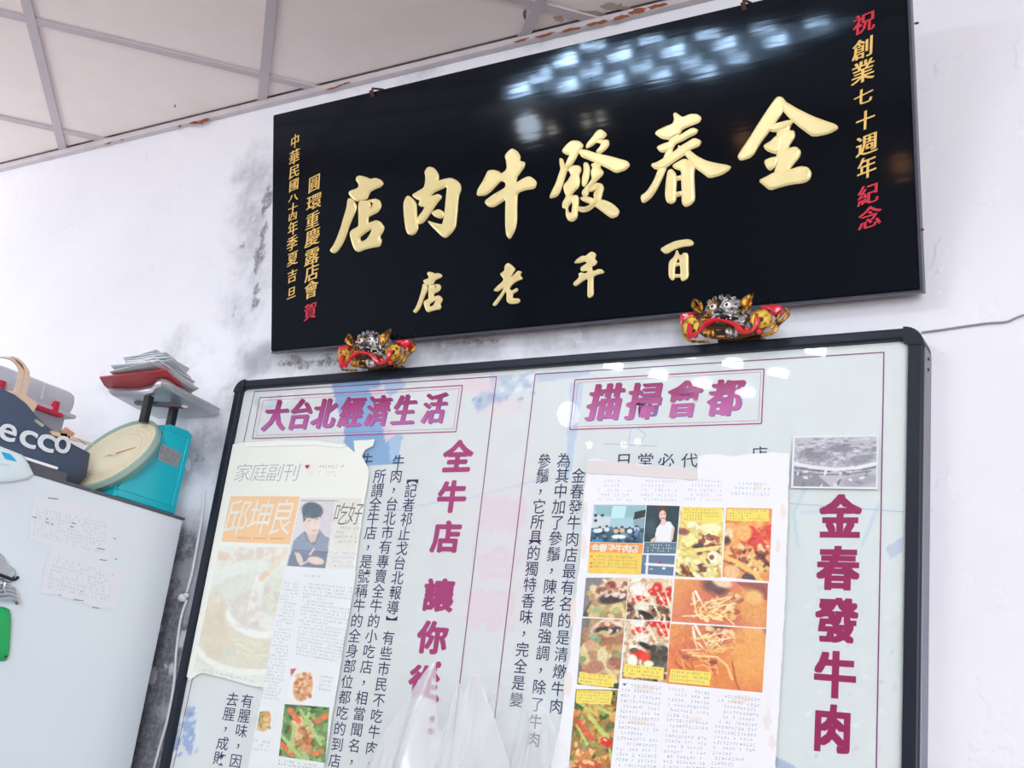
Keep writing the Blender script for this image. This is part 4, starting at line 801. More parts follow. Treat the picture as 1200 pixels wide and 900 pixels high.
# ---------------------------------------------------------------- things on the refrigerator
def scale():
    t = thing('kitchen_scale', 'turquoise spring kitchen scale with a slanted round dial, on the refrigerator', 'scale', (-2.25, -.19, FTOP))
    cy = mat('turquoise_plastic', (32, 190, 208), .32, coat=.2)
    xr, xl = -2.142, -2.31
    prof = [(-.073, FTOP + .001), (-.068, 1.897), (-.078, 1.905), (-.148, 1.904), (-.158, 1.896), (-.262, FTOP + .03), (-.266, FTOP + .001)]
    bm = bmesh.new(); prism(bm, [(xl, y, z) for y, z in prof], (xr - xl, 0, 0)); bmesh.ops.bevel(bm, geom=list(bm.edges), offset=.006, segments=3, affect='EDGES'); bmo('body', bm, cy, t, smooth=True)
    bm = bmesh.new(); tube(bm, [(xr + .0005, y, z) for y, z in ((-.09, 1.715), (-.084, 1.885), (-.17, 1.888), (-.28, 1.715), (-.09, 1.715))], .0016, 6); bmo('side_moulding', bm, cy, t)
    n = Vector((0, -.84, .53)).normalized(); c = Vector((-2.21, -.235, 1.8045)); a = Vector((1, 0, 0)); b = n.cross(a)
    def ring(bm, r0, r1, d0, d1, seg=48):
        for k in range(seg):
            q = []
            for (r, d) in ((r0, d0), (r1, d1)):
                for kk in (k, k + 1): th = kk / seg * math.tau; q.append(c + (a * math.cos(th) + b * math.sin(th)) * r + n * d)
            bm.faces.new([bm.verts.new(p) for p in (q[0], q[1], q[3], q[2])])
        bmesh.ops.remove_doubles(bm, verts=bm.verts, dist=1e-6)
    bm = bmesh.new(); cyl(bm, c - n * .022, c - n * .006, .108, .116, 48); bmo('dial_housing', bm, mat('green_grey_rim', (108, 160, 150), .4), t, smooth=True)
    bm = bmesh.new(); ring(bm, .116, .12, -.010, -.004); ring(bm, .12, .118, -.004, .006); ring(bm, .118, .112, .006, .007); ring(bm, .112, .111, .007, 0); bmo('dial_rim', bm, mat('clear_green_rim', (152, 178, 168), .3), t, smooth=True)
    bm = bmesh.new(); cyl(bm, c - n * .006, c, .1125, seg=48); df = bmo('dial_face', bm, mat('yellowed_dial', (240, 230, 198), .6, vary=.05), t)
    tk = mat('dial_print_brown', (214, 196, 172), .6)
    bm = bmesh.new()
    for k in range(60):
        th = k / 60 * math.tau; r0 = .094 if k % 5 else .088; e = a * math.cos(th) + b * math.sin(th); f = n.cross(e) * .0006
        P = [c + e * r0 - f, c + e * .1 - f, c + e * .1 + f, c + e * r0 + f]; bm.faces.new([bm.verts.new(q + n * .0008) for q in P])
    for r in (.072, .084):
        for k in range(48):
            q = [c + (a * math.cos(th) + b * math.sin(th)) * rr + n * .0007 for rr, th in ((r, k / 48 * math.tau), (r + .0012, k / 48 * math.tau), (r + .0012, (k + 1) / 48 * math.tau), (r, (k + 1) / 48 * math.tau))]
            bm.faces.new([bm.verts.new(x) for x in q])
    bmo('dial_marks', bm, tk, t)
    bm = bmesh.new(); e = (a * .5 + b * .2).normalized(); f = n.cross(e) * .003
    bm.faces.new([bm.verts.new(q + n * .0012) for q in (c - f, c + e * .06 - f * .3, c + e * .06 + f * .3, c + f)]); bmo('dial_emblem', bm, mat('dial_emblem_red', (190, 110, 100), .6), t)
    bm = bmesh.new(); cyl(bm, c + n * .001, c + n * .004, .006, seg=14); bmo('dial_hub', bm, mat('yellowed_dial'), t)
    bm = bmesh.new(); f = n.cross(-e) * .004; bm.faces.new([bm.verts.new(q + n * .002) for q in (c - f, c - e * .03, c + f)]); bmo('dial_pointer', bm, mat('pointer_red', (208, 160, 144), .5), t)
    SP = XP(xr + .0008)
    def sq(name, pts, m, d, th=0): return flat(name, SP, pts, m, t, d=d, thick=th)
    sq('rating_label', [(189,520),(213,531),(208,548),(184,538)], mat('silver_label', (176, 178, 184), .35, metal=.3), 0, .0005)
    micro(SP, [(190,522),(212,532),(207,547),(185,537)], 5, 9, mat('label_black_print', (60, 50, 62), .6), 'label_print', t, .0008, .9)
    # posts, cross bar and pan
    bk = mat('black_post', (22, 30, 34), .4)
    for px, py, p2 in ((176, 461, (167, 500)), (206, 470, (198, 500))):
        P = XP(-2.185); q = P.at(px, py); r = P.at(*p2); bm = bmesh.new(); box(bm, (-2.196, q[1] - .008, 1.895), (-2.176, q[1] + .008, 1.962), .002); bmo('post', bm, bk, t)
    Pz = ZP(1.957); l0, l1 = Pz.at(159, 474), Pz.at(214, 478)
    bm = bmesh.new(); d = Vector(l1) - Vector(l0); sdir = Vector((-d.y, d.x, 0)).normalized() * .009
    prism(bm, [Vector(l0) - sdir, Vector(l1) - sdir, Vector(l1) + sdir, Vector(l0) + sdir], (0, 0, .006)); bmo('cross_bar', bm, mat('brown_bar', (116, 100, 106), .5), t)
    e0 = Vector(l1); bm = bmesh.new(); prism(bm, [e0 - sdir - d * .02, e0 + d * .1, e0 + sdir - d * .02, e0 - d * .06], (0, 0, .011)); bmo('bar_end', bm, mat('pale_bar_end', (222, 204, 206), .5), t)
    pan_px = [(127,459),(142,467),(158,476),(180,486),(204,496),(230,497),(250,493),(256.5,489),(256,483),(243,476),(225,467),(205,456),(196,450),(189,448),(183,450),(178,456),(165,459),(150,460)]
    Pn = ZP(1.972); P = [Vector(Pn.at(*q)) for q in pan_px]; cc = sum(P, Vector()) / len(P)
    for q in P: q.y = min(q.y, -.012)
    bm = bmesh.new(); rings = []
    for sc_, dz in ((1, .010), (.985, .0), (.93, -.006), (.6, -.008)):
        rings.append([bm.verts.new((cc.x + (q.x - cc.x) * sc_, cc.y + (q.y - cc.y) * sc_, q.z + dz)) for q in P])
    for r0, r1 in zip(rings[:-1], rings[1:]):
        for k in range(len(P)): bm.faces.new((r0[k], r0[(k + 1) % len(P)], r1[(k + 1) % len(P)], r1[k]))
    bm.faces.new(rings[-1]); pan = bmo('weighing_pan', bm, mat('brushed_pan_metal', (196, 200, 206), .36, metal=.55), t, smooth=True)
    s = pan.modifiers.new('thick', 'SOLIDIFY'); s.thickness = .0015; s.offset = 1
scale()
def folder():
    t = thing('red_folder', 'red folder lying on the scale pan', 'folder', tuple(ZP(1.985).at(165, 450)))
    Pz = ZP(1.985); rd = mat('red_folder_board', (208, 34, 48), .45)
    P = [Vector(Pz.at(*q)) for q in ((116.5,442.5),(195,434),(220,461.5),(190,470),(165,463),(130,459),(122,452))]
    for q in P: q.y = min(q.y, -.03)
    bm = bmesh.new(); prism(bm, P, (0, 0, .003)); bmo('cover', bm, rd, t)
folder()
def papers():
    Pz = ZP(1.991); rng = random.Random(9); wm = mat('white_paper', (250, 250, 252), .7)
    base = [Vector(Pz.at(*q)) for q in ((134,436),(192,429),(232,460),(214,470),(150,455))]
    t = thing('paper_stack', 'loose stack of white papers on top of the red folder', 'papers', tuple(base[0])); 
    for k in range(15):
        dx, dy = rng.uniform(-.016, .014), rng.uniform(-.012, .004); z = .0034 * k + .001; cc = sum(base, Vector()) / 5; th = rng.uniform(-.2, .2); rot = Matrix.Rotation(th, 3, 'Z'); s = 1 - .022 * k
        P = [cc + rot @ ((q - cc) * s * rng.uniform(.93, 1.04)) + Vector((dx, dy, z + rng.uniform(0, .004))) for q in base]
        for q in P: q.y = min(q.y, -.006)
        bm = bmesh.new(); prism(bm, P, (0, 0, .0012)); bmo('paper', bm, wm if k % 3 else mat('blue_white_paper', (226, 234, 243), .7), t)
papers()
def toolcase():
    xf = -2.345; yb = XP(xf).at(94, 462)[1]; zt_ = XP(xf).at(90, 459)[2]
    t = thing('tool_case', 'grey translucent plastic storage case with red latches, against the wall', 'storage case', (xf - .14, yb - .24, FTOP))
    g = mat('smoky_grey_plastic', (176, 174, 188), .3, coat=.3); g2 = mat('smoky_grey_lid', (200, 199, 210), .28, coat=.4)
    bm = bmesh.new(); box(bm, (xf - .27, yb - .46, FTOP + .001), (xf - .012, yb - .012, zt_ - .06), .012); bmo('case_body', bm, g, t, smooth=True)
    bm = bmesh.new(); box(bm, (xf - .28, yb - .47, zt_ - .062), (xf, yb, zt_), .022); bmo('lid', bm, g2, t, smooth=True)
    bm = bmesh.new(); box(bm, (xf - .283, yb - .473, zt_ - .066), (xf + .003, yb + .003, zt_ - .056), .003); bmo('lid_lip', bm, g2, t, smooth=True)
    for k in range(3):
        bm = bmesh.new(); y0 = yb - .1 - k * .13; box(bm, (xf - .001, y0 - .004, zt_ - .05), (xf + .003, y0 + .004, zt_ - .012), .001); bmo('lid_rib', bm, g2, t)
    rd = mat('red_latch_plastic', (206, 34, 70), .4)
    X2 = XP(xf + .002)
    for (a, b), (c_, d_) in (((41, 475), (65.5, 475)), ((-22, 448), (2, 451))):
        p0, p1 = X2.at(a, b), X2.at(c_, d_)
        q0, q1 = X2.at(*((41, 475) if a == 41 else (-22, 448))), X2.at(*((73, 488) if a == 41 else (5, 459)))
        bm = bmesh.new(); e = .0045; box(bm, (xf - .013, min(q0[1], q1[1]), (q0[2] + q1[2]) / 2 - e), (xf + .006, max(q0[1], q1[1]), (q0[2] + q1[2]) / 2 + e), .002); la_ = bmo('latch', bm, rd, t)
        r0 = X2.at(c_, d_); bm = bmesh.new(); box(bm, (xf - .013, r0[1] - .007, r0[2] - .022), (xf + .007, r0[1] + .007, r0[2] + .01), .002); bmo('latch_tab', bm, rd, la_)
toolcase()
def pillow(bm, plane, P, th, back=None):
    """softly swelling body from an outline (u, v)"""
    P = [np.array(p) for p in P]; c = sum(P) / len(P); n = len(P)
    rings = []
    for s, d in ((.97, back if back is not None else -th), (1, -th * .4), (1, 0), (.985, th * .35), (.9, th * .75), (.7, th), (.35, th * 1.08)):
        rings.append([bm.verts.new(plane.pt(*(c + (p - c) * s), d)) for p in P])
    for a, b in zip(rings[:-1], rings[1:]):
        for k in range(n): bm.faces.new((a[k], a[(k + 1) % n], b[(k + 1) % n], b[k]))
    bm.faces.new(rings[0][::-1]); bm.faces.new(rings[-1])
def handbag():
    Pb = XP(-2.215); navy = mat('navy_canvas', (74, 88, 112), .7, vary=.15, bump=(30, .12)); tan = mat('tan_leather', (222, 192, 168), .5)
    t = thing('tote_bag', 'navy canvas tote bag with white lettering and tan handles, slumped left of the scale', 'handbag', (-2.22, -.42, FTOP))
    top = [(-40,430),(0,456),(8,459),(22,470),(35,486),(50,500),(66,512),(80,521),(93,528),(103,533)]
    P = [Pb.uv(*q) for q in top]; yR = P[-1][0]
    bot = [np.array([yR + .004, FTOP + .04]), np.array([yR - .02, FTOP + .002]), np.array([yR - .2, FTOP + .002]), np.array([P[0][0] + .02, FTOP + .002]), np.array([P[0][0] - .02, FTOP + .08])]
    bm = bmesh.new(); pillow(bm, Pb, P + bot, .03, back=-.085); bmo('bag_body', bm, navy, t, smooth=True)
    X3 = XP(-2.178)
    wl = mat('white_lettering', (226, 230, 234), .6)
    for ch, x, y in (('e', 9, 507), ('c', 33, 514.5), ('c', 54, 519), ('o', 73, 521)):
        acc = ([], [], []); put(acc, X3, ch, x, y, 20 if ch != 'o' else 18, 20, shift=dilate(.03, 8), d=.001); o = mesh('printed_letter', acc[0], acc[1], wl, t)
        s = o.modifiers.new('t', 'SOLIDIFY'); s.thickness = .002; s.offset = 0
    bm = bmesh.new(); Xt = XP(-2.205); prism(bm, [Xt.at(*q) for q in ((6,457),(27,462),(43,473),(35,489),(24,480),(12,465))], (.006, 0, 0)); bmesh.ops.bevel(bm, geom=list(bm.edges), offset=.0015, segments=1, affect='EDGES'); bmo('leather_tab', bm, tan, t)
    for path in ([(18,466),(21,450),(24,434),(18,424),(8,420),(-4,419),(-16,424)], [(26,468),(29,452),(31,438),(26,428),(17,420),(8,418),(-6,421),(-18,430)]):
        bm = bmesh.new(); pts = spline([Vector(Xt.at(*q)) for q in path], 5); w = .006
        L = [(Vector(q) + Vector((0, -w, -w * .4)), Vector(q) + Vector((0, w, w * .4))) for q in pts]
        vs4 = [[bm.verts.new(a + Vector((dx, 0, 0))) for a in pr for dx in (0, .003)] for pr in L]
        for a, b in zip(vs4[:-1], vs4[1:]):
            for i, j in ((0, 1), (1, 3), (3, 2), (2, 0)): bm.faces.new((a[i], a[j], b[j], b[i]))
        bm.faces.new([vs4[0][i] for i in (0, 1, 3, 2)]); bm.faces.new([vs4[-1][i] for i in (0, 2, 3, 1)])
        bmo('handle', bm, tan, t)
    X4 = XP(-2.182)
    for pts, m in (([(57,505),(64,506),(72,508),(80,509),(80,514),(70,513),(60,510)], tan), ([(69,505),(77,508),(77,514),(69,512)], mat('gold_buckle', (206, 176, 120), .3, metal=.7)), ([(78,510),(93,515),(92,518),(78,515)], tan), ([(70,505),(76,501),(86,508),(84,511)], mat('orange_tan_leather', (206, 150, 120), .5)), ([(88,514),(103,518),(109,521),(100,521)], tan), ([(40,491),(50,498),(48,501),(40,495)], mat('silver_zip_pull', (200, 200, 190), .3, metal=.6))):
        bm = bmesh.new(); prism(bm, [X4.at(*q) for q in pts], (.006, 0, 0)); bmo('leather_strap' if m == tan else 'bag_fitting', bm, m, t)
handbag()
def tray():
    X5 = XP(-2.128); q = X5.at(68, 549); y1 = q[1]; z = q[2]
    t = thing('flat_tray', 'thin white tray board under the tote bag, at the refrigerator\'s top edge', 'tray', (-2.3, y1 - .25, FTOP))
    bm = bmesh.new(); box(bm, (-2.19, y1 - .5, FTOP + .0005), (-2.132, y1 + .03, z - .003), .001); bmo('tray_gap_fill', bm, mat('dark_grey_edge'), t)  # dark block stands in for the shadow gap under the tray board
    bm = bmesh.new(); box(bm, (-2.185, y1 - .5, z - .003), (-2.128, y1, z + .003), .001); bmo('tray_edge', bm, mat('white_paper'), t)
tray()
def pouch():
    Pp = XP(XF + .006); t = thing('plastic_packet', 'white plastic packet with a cyan print draped over the refrigerator edge', 'packet', tuple(Pp.at(5, 545)))
    P = [Pp.uv(*q) for q in ((-40,508),(-10,519),(8,526),(26,533),(34,545),(39,556),(33,561),(14,565),(-10,566),(-40,562))]
    bm = bmesh.new(); pillow(bm, Pp, P, .006, back=-.002); bmo('packet_body', bm, mat('glossy_white_plastic', (224, 238, 243), .25, coat=.3), t, smooth=True)
    cyn = mat('cyan_print', (34, 176, 224), .5); Pq = Pp.off(.0068)
    flat('printed_logo', Pq, [(1,529),(12,532),(20,541),(6,538)], cyn, t, thick=.0004)
    micro(Pq, [(0,542),(13,545),(12,548),(0,546)], 1, 5, cyn, 'printed_line', t, .0004)
pouch()
def notes():
    Pn = XP(XF + .0008); wp = mat('thin_white_slip', (231, 233, 241), .7); gm_ = mat('faint_pencil', (206, 202, 214), .7); dm = mat('dark_pencil', (90, 84, 100), .7)
    t = thing('paper_note', 'upper thin white handwritten note taped on the refrigerator side', 'note', tuple(Pn.at(85, 620)))
    flat('slip', Pn, ragged([(39,582),(75,586),(118,597),(129,604),(136,620),(132,648),(126,659),(90,650),(33,632),(35,608)], .6), wp, t, thick=.0004)
    micro(Pn, [(42,594),(126,612),(122,650),(38,628)], 9, 22, gm_, 'handwriting', t, .0006, .7)
    for x, y, w in ((40,606,5),(55,608,3),(55,612,4),(61,614,3),(86,613,5),(84,617,4),(62,584,12),(118,643,9),(134,631,3)): flat('ink_dash', Pn, [(x - w/2,y - .9),(x + w/2,y + .4),(x + w/2,y + 1.3),(x - w/2,y)], dm, t, d=.0007)
    t = thing('paper_note', 'lower thin white handwritten note taped on the refrigerator side', 'note', tuple(Pn.at(95, 680)))
    Pm = Pn.off(.0006)
    flat('slip', Pm, ragged([(60,640),(124,655),(128,664),(143,672),(139,700),(133,713),(112,712),(90,704),(70,698),(46,694),(52,665)], .6), wp, t, thick=.0004)
    micro(Pm, [(64,650),(134,672),(128,706),(54,690)], 8, 20, gm_, 'handwriting', t, .0006, .6)
    for x, y, w in ((121,656,9),(136,655,3),(95,693,2),(112,712,8),(70,697,3),(92,703,12)): flat('ink_dash', Pm, [(x - w/2,y - .9),(x + w/2,y + .6),(x + w/2,y + 1.3),(x - w/2,y)], dm, t, d=.0007)
notes()
def clip_tool():
    Pn = XP(XF + .004); ch = mat('chromed_steel', (196, 200, 208), .18, metal=.95); gr_ = mat('green_plastic', (22, 168, 88), .35)
    t = thing('magnetic_clip', 'chromed metal clip stuck on the refrigerator side at the photo\'s left edge', 'clip', tuple(Pn.at(5, 668)))
    P = [Pn.uv(*q) for q in chaikin([(-14,640),(0,648),(6,661),(15,666),(18,671),(16,680),(10,684),(-2,680),(-14,676)], 1)]
    bm = bmesh.new(); pillow(bm, Pn, P, .010, back=-.003); bmo('clip_jaw', bm, ch, t, smooth=True)
    bm = bmesh.new(); tube(bm, spline([Vector(Pn.at(*q)) + Vector((.012, 0, 0)) for q in ((-8,672),(2,676),(12,679),(17,676))], 4), .0035, 8); bmo('clip_edge', bm, mat('black_post'), t, smooth=True)
    t = thing('hanging_peeler', 'green-handled tool hanging below the chromed clip', 'kitchen tool', tuple(Pn.at(3, 735)))
    bm = bmesh.new()
    for k in range(4): tube(bm, spline([Vector(Pn.at(*q)) + Vector((.004 + .003 * k, 0, 0)) for q in ((-6,688 + k * 4.5),(6,687 + k * 4.5),(14,690 + k * 4.5),(16,694 + k * 4.5))], 4), .0045, 8)
    bmo('metal_coil', bm, ch, t, smooth=True)
    bm = bmesh.new(); tube(bm, [Vector(Pn.at(*q)) + Vector((.012, 0, 0)) for q in ((2,682),(0,689),(3,696))], .002, 8); bmo('wire_loop', bm, ch, t, smooth=True)
    P = [Pn.uv(*q) for q in chaikin([(-10,711),(4,711),(11,714),(11,735),(9,768),(6,775),(-3,775),(-10,770)], 1)]
    bm = bmesh.new(); pillow(bm, Pn, P, .010, back=-.002); hd = bmo('tool_handle', bm, gr_, t, smooth=True)
    q = Vector(Pn.at(3, 769)); bm = bmesh.new(); cyl(bm, q + Vector((.009, 0, 0)), q + Vector((.0115, 0, 0)), .002, seg=10); bmo('hang_hole', bm, mat('black_post'), hd)
clip_tool()
# cords and wires on the wall
W2 = YP(-.006)
bm = bmesh.new(); tube(bm, spline([Vector(W2.at(*q)) for q in ((240,575),(237,605),(231,640),(225,672),(219,694))], 5), .0032, 8); tube(bm, spline([Vector(W2.at(*q)) for q in ((219,703),(212,725),(207,760),(204,800),(197,840),(186,880),(178,910))], 5), .0032, 8)
q = Vector(W2.at(215, 701)); ball(bm, q + Vector((0, -.004, 0)), (.014, .009, .011)); ball(bm, q + Vector((.012, -.004, .006)), (.008, .007, .007))
tag(bmo('power_cable', bm, mat('white_cord', (226, 226, 228), .5), smooth=True), 'thin white cord with a knot running down the wall beside the board\'s left edge', 'cord')
bm = bmesh.new(); tube(bm, spline([Vector(YP(-.004).at(*q)) for q in ((1080,389.5),(1100,387),(1130,382.5),(1160,378.5),(1180,377),(1200,369),(1260,352))], 5), .0019, 8)
tag(bmo('thin_wire', bm, mat('brownish_wire', (150, 140, 146), .5), smooth=True), 'thin grey-brown wire on the white wall at the photo\'s right edge', 'wire')

# ---------------------------------------------------------------- lion mask brackets under the plaque
def patina(name, c1, c2):
    if name in MATS: return MATS[name]
    m = mat(name, c1, .3, metal=.75, bump=(80, .6)); nt = m.node_tree; b = nt.nodes['Principled BSDF']
    n = nt.nodes.new('ShaderNodeTexNoise'); n.inputs['Scale'].default_value = 110; n.inputs['Detail'].default_value = 5; tc = nt.nodes.new('ShaderNodeTexCoord'); nt.links.new(tc.outputs['Object'], n.inputs['Vector'])
    r = nt.nodes.new('ShaderNodeMapRange'); r.inputs[1].default_value = .44; r.inputs[2].default_value = .6; nt.links.new(n.outputs['Fac'], r.inputs[0])
    x = nt.nodes.new('ShaderNodeMix'); x.data_type = 'RGBA'; x.inputs[6].default_value = (*lin(c1), 1); x.inputs[7].default_value = (*lin(c2), 1); nt.links.new(r.outputs[0], x.inputs[0]); nt.links.new(x.outputs[2], b.inputs['Base Color']); return m
def lion(px, py, width_px, label):
    L2 = YP(-.085); c = L2.at(px, py); s = (L2.at(px + width_px / 2, py)[0] - L2.at(px - width_px / 2, py)[0]) / 970
    t = thing('lion_mask', label, 'lion ornament', (c[0], -.03, c[2]), 'painted lion masks under the plaque')
    sil = patina('antique_silver_paint', (196, 192, 190), (70, 56, 50)); gl = patina('antique_gold_paint', (206, 148, 62), (74, 44, 26)); rd = mat('lacquer_red', (206, 28, 44), .25, coat=.4)
    yg = mat('coin_gold', (214, 172, 66), .35, metal=.6, bump=(90, .5)); dk = mat('dark_mouth', (40, 26, 30), .4); wt = mat('eye_white', (238, 230, 232), .3); tq = mat('turquoise_enamel', (110, 160, 170), .4)
    def P(a, b, d=0.): return Vector((c[0] + (a - 600) * s, -.083 - d * s, c[2] - (b - 320 + .083 * (a - 600)) * s))
    def sph(bm, a, b, d, ra, rb, rd_, rot=0, sub=2): ball(bm, P(a, b, d), (ra * s, rd_ * s, rb * s), Matrix.Rotation(math.radians(rot), 3, 'Y'), sub)
    bm = bmesh.new(); sph(bm, 545, 250, -40, 185, 120, 120, sub=3); sph(bm, 560, 330, -20, 190, 80, 100); sph(bm, 470, 300, 50, 60, 40, 60); bmo('head', bm, sil, t, smooth=True)
    bm = bmesh.new(); sph(bm, 590, 400, -10, 300, 100, 60, sub=3); bmo('backing', bm, mat('brown_backing', (104, 78, 48), .35, metal=.7, bump=(50, .9)), t, smooth=True)
    for a, b in ((400,195),(445,165),(500,150),(560,150),(615,170),(655,205),(670,250),(385,250),(530,180),(590,195)):
        bm = bmesh.new(); n = 14; tube(bm, [P(a + 24 * (1 - k / n * .8) * math.cos(k * .75), b + 24 * (1 - k / n * .8) * math.sin(k * .75), 55 + k * 2) for k in range(n + 1)], 8 * s, 6); bmo('curl', bm, sil, t, smooth=True)
    for a, b, r in ((437, 245, 34), (563, 232, 38)):
        bm = bmesh.new(); sph(bm, a, b, 75, r, r * .9, 26); e = bmo('eye', bm, wt, t, smooth=True)
        bm = bmesh.new(); sph(bm, a, b, 97, 14, 14, 8); bmo('pupil', bm, dk, e, smooth=True)
        bm = bmesh.new(); tube(bm, [P(a + (r + 8) * math.cos(u), b - 4 + (r + 4) * math.sin(u), 80) for u in np.linspace(math.pi, math.tau, 9)], 9 * s, 6); bmo('brow', bm, gl if a < 500 else sil, t, smooth=True)
    bm = bmesh.new(); sph(bm, 500, 285, 100, 38, 24, 30); sph(bm, 478, 300, 110, 18, 14, 20); sph(bm, 522, 298, 110, 18, 14, 20); bmo('nose', bm, mat('dark_silver', (84, 82, 88), .3, metal=.8), t, smooth=True)
    for a, b, r, m in ((405, 325, 42, gl), (365, 355, 30, gl), (690, 320, 40, sil), (705, 375, 34, sil), (430, 295, 22, gl), (640, 300, 26, sil)):
        bm = bmesh.new(); n = 16; tube(bm, [P(a + r * (1 - k / n * .85) * math.cos(k * .7), b + r * (1 - k / n * .85) * math.sin(k * .7), 70 + k * 2) for k in range(n + 1)], 10 * s, 6); bmo('cheek_scroll', bm, m, t, smooth=True)
    bm = bmesh.new(); sph(bm, 560, 345, 45, 120, 22, 60); bmo('mouth', bm, dk, t, smooth=True)
    bm = bmesh.new(); tube(bm, spline([P(*q) for q in ((440,345,80),(500,325,105),(560,322,110),(620,335,100),(690,335,80),(700,370,80),(640,380,95))], 4), 11 * s, 6); bmo('lip', bm, sil, t, smooth=True)
    for k in range(4):
        bm = bmesh.new(); sph(bm, 500 + k * 34, 350, 88, 9, 11, 10); bmo('tooth', bm, wt, t, smooth=True)
    for a, b, w, h, r in ((292, 228, 46, 84, -32), (738, 205, 48, 100, 22)):
        M = Matrix.Rotation(math.radians(r), 3, 'Y'); o = P(a, b, 60); bm = bmesh.new(); n = 12; sd = 1 if r < 0 else -1
        out = [((w * math.sin(math.pi * (u ** 1.3)) * .9) * s, (h - 2 * h * u) * s) for u in np.linspace(0, 1, n)]
        R0 = [bm.verts.new(o + M @ Vector((-x, -.010 * math.sin(math.pi * k / (n - 1)), z))) for k, (x, z) in enumerate(out)]; R1 = [bm.verts.new(o + M @ Vector((x, -.010 * math.sin(math.pi * k / (n - 1)), z))) for k, (x, z) in enumerate(out)]
        Cn = [bm.verts.new(o + M @ Vector((0, .006 * math.sin(math.pi * k / (n - 1)), z))) for k, (x, z) in enumerate(out)]
        for k in range(n - 1): bm.faces.new((R0[k], Cn[k], Cn[k + 1], R0[k + 1])); bm.faces.new((Cn[k], R1[k], R1[k + 1], Cn[k + 1]))
        bmesh.ops.remove_doubles(bm, verts=bm.verts, dist=1e-6)
        e = bmo('ear', bm, gl, t, smooth=True); sm = e.modifiers.new('t', 'SOLIDIFY'); sm.thickness = .005; sm.offset = 0
    for pts in ([(118,300),(150,272),(220,262),(275,285),(240,330),(185,365),(150,400),(125,360)], [(810,245),(850,215),(930,205),(1010,210),(1015,245),(975,300),(945,310),(915,270),(860,262)]):
        cc = np.mean(pts, 0); bm = bmesh.new(); ps = chaikin(pts, 2)
        rr = [[bm.verts.new(P(cc[0] + (q[0] - cc[0]) * f, cc[1] + (q[1] - cc[1]) * f, d)) for q in ps] for f, d in ((.96, -60), (1, 0), (.9, 35), (.5, 55))]
        for a, b in zip(rr[:-1], rr[1:]):
            for k in range(len(ps)): bm.faces.new((a[k], a[(k + 1) % len(ps)], b[(k + 1) % len(ps)], b[k]))
        bm.faces.new(rr[-1]); bm.faces.new(rr[0][::-1]); bmo('red_scarf', bm, rd, t, smooth=True)
    for a, b, ra, rb in ((250, 415, 78, 96), (855, 355, 95, 90)):
        bm = bmesh.new(); q = bmesh.ops.create_cone(bm, cap_ends=True, segments=28, radius1=1, radius2=.94, depth=.5)
        for v in q['verts']: v.co = P(a + v.co.x * ra, b - v.co.y * rb, 60 + v.co.z * 30)
        cn = bmo('coin', bm, yg, t)
        bm = bmesh.new(); tube(bm, [P(a + ra * .93 * math.cos(u), b + rb * .93 * math.sin(u), 72) for u in np.linspace(0, math.tau, 29)], 6 * s, 6); bmo('coin_rim', bm, gl, cn, smooth=True)
        bm = bmesh.new(); box(bm, P(a - 18, b + 18, 66), P(a + 18, b - 18, 78)); bmo('coin_hole', bm, dk, cn)
        for k in range(4):
            u = k * math.pi / 2 + .78; bm = bmesh.new(); sph(bm, a + ra * .58 * math.cos(u), b + rb * .58 * math.sin(u), 76, 15, 15, 6, sub=1); bmo('coin_mark', bm, gl, cn, smooth=True)
    bm = bmesh.new(); tube(bm, spline([P(*q) for q in ((245,400,90),(250,470,95),(275,500,95),(330,480,95),(365,430,95),(410,395,100),(470,375,110),(530,378,112),(600,392,108),(660,420,104),(700,465,100),(750,480,95),(800,460,95),(830,400,95),(835,350,92))], 5), [(19 + 6 * math.sin(k * .3)) * s for k in range(71)], 8); bmo('red_ribbon', bm, rd, t, smooth=True)
    for a, b in ((250, 505), (745, 445), (850, 465), (300, 500)):
        bm = bmesh.new(); sph(bm, a, b, 80, 24, 26, 24); bmo('ribbon_knot', bm, rd, t, smooth=True)
    bm = bmesh.new(); tube(bm, spline([P(*q) for q in ((1040,245,20),(1065,290,20),(1030,340,25),(985,390,30),(965,440,35),(905,475,35),(860,470,35))], 5), 16 * s, 8); tube(bm, spline([P(*q) for q in ((1000,300,40),(975,370,45),(940,425,48))], 5), 14 * s, 8); bmo('gold_scroll', bm, gl, t, smooth=True)
    bm = bmesh.new(); tube(bm, spline([P(*q) for q in ((120,340,10),(155,390,15),(165,450,20),(200,510,25),(260,535,30),(400,535,30))], 5), 12 * s, 8); bmo('gold_scroll', bm, gl, t, smooth=True)
    for a, b, m in ((425, 470, gl), (620, 465, sil)):
        for k in range(3):
            bm = bmesh.new(); sph(bm, a - 34 + k * 34, b + 10 + 6 * (k % 2), 85, 22, 42, 34, 10 * (k - 1)); bmo('paw_toe', bm, m, t, smooth=True)
    for k in range(4):
        bm = bmesh.new(); tube(bm, [P(455 + x, 425 + 26 * k + .002 * (x - 50) ** 2, 75) for x in range(0, 101, 20)], 9 * s, 6); bmo('beard_band', bm, gl if k % 2 else dk, t, smooth=True)
    for a, b in ((345, 420), (735, 405)):
        bm = bmesh.new(); sph(bm, a, b, 30, 28, 40, 30); bmo('enamel_patch', bm, tq, t, smooth=True)
    bm = bmesh.new(); box(bm, (P(420, 0).x, -.058, zt + .0003), (P(800, 0).x, -.025, max(zt + .012, P(600, 440).z)), .002); bmo('foot_block', bm, mat('brown_backing'), t)
lion(441.5, 411, 91, 'gilded silver and red lion mask ornament, the left of the two under the plaque')
lion(860, 373, 130, 'gilded silver and red lion mask ornament, the right of the two under the plaque')

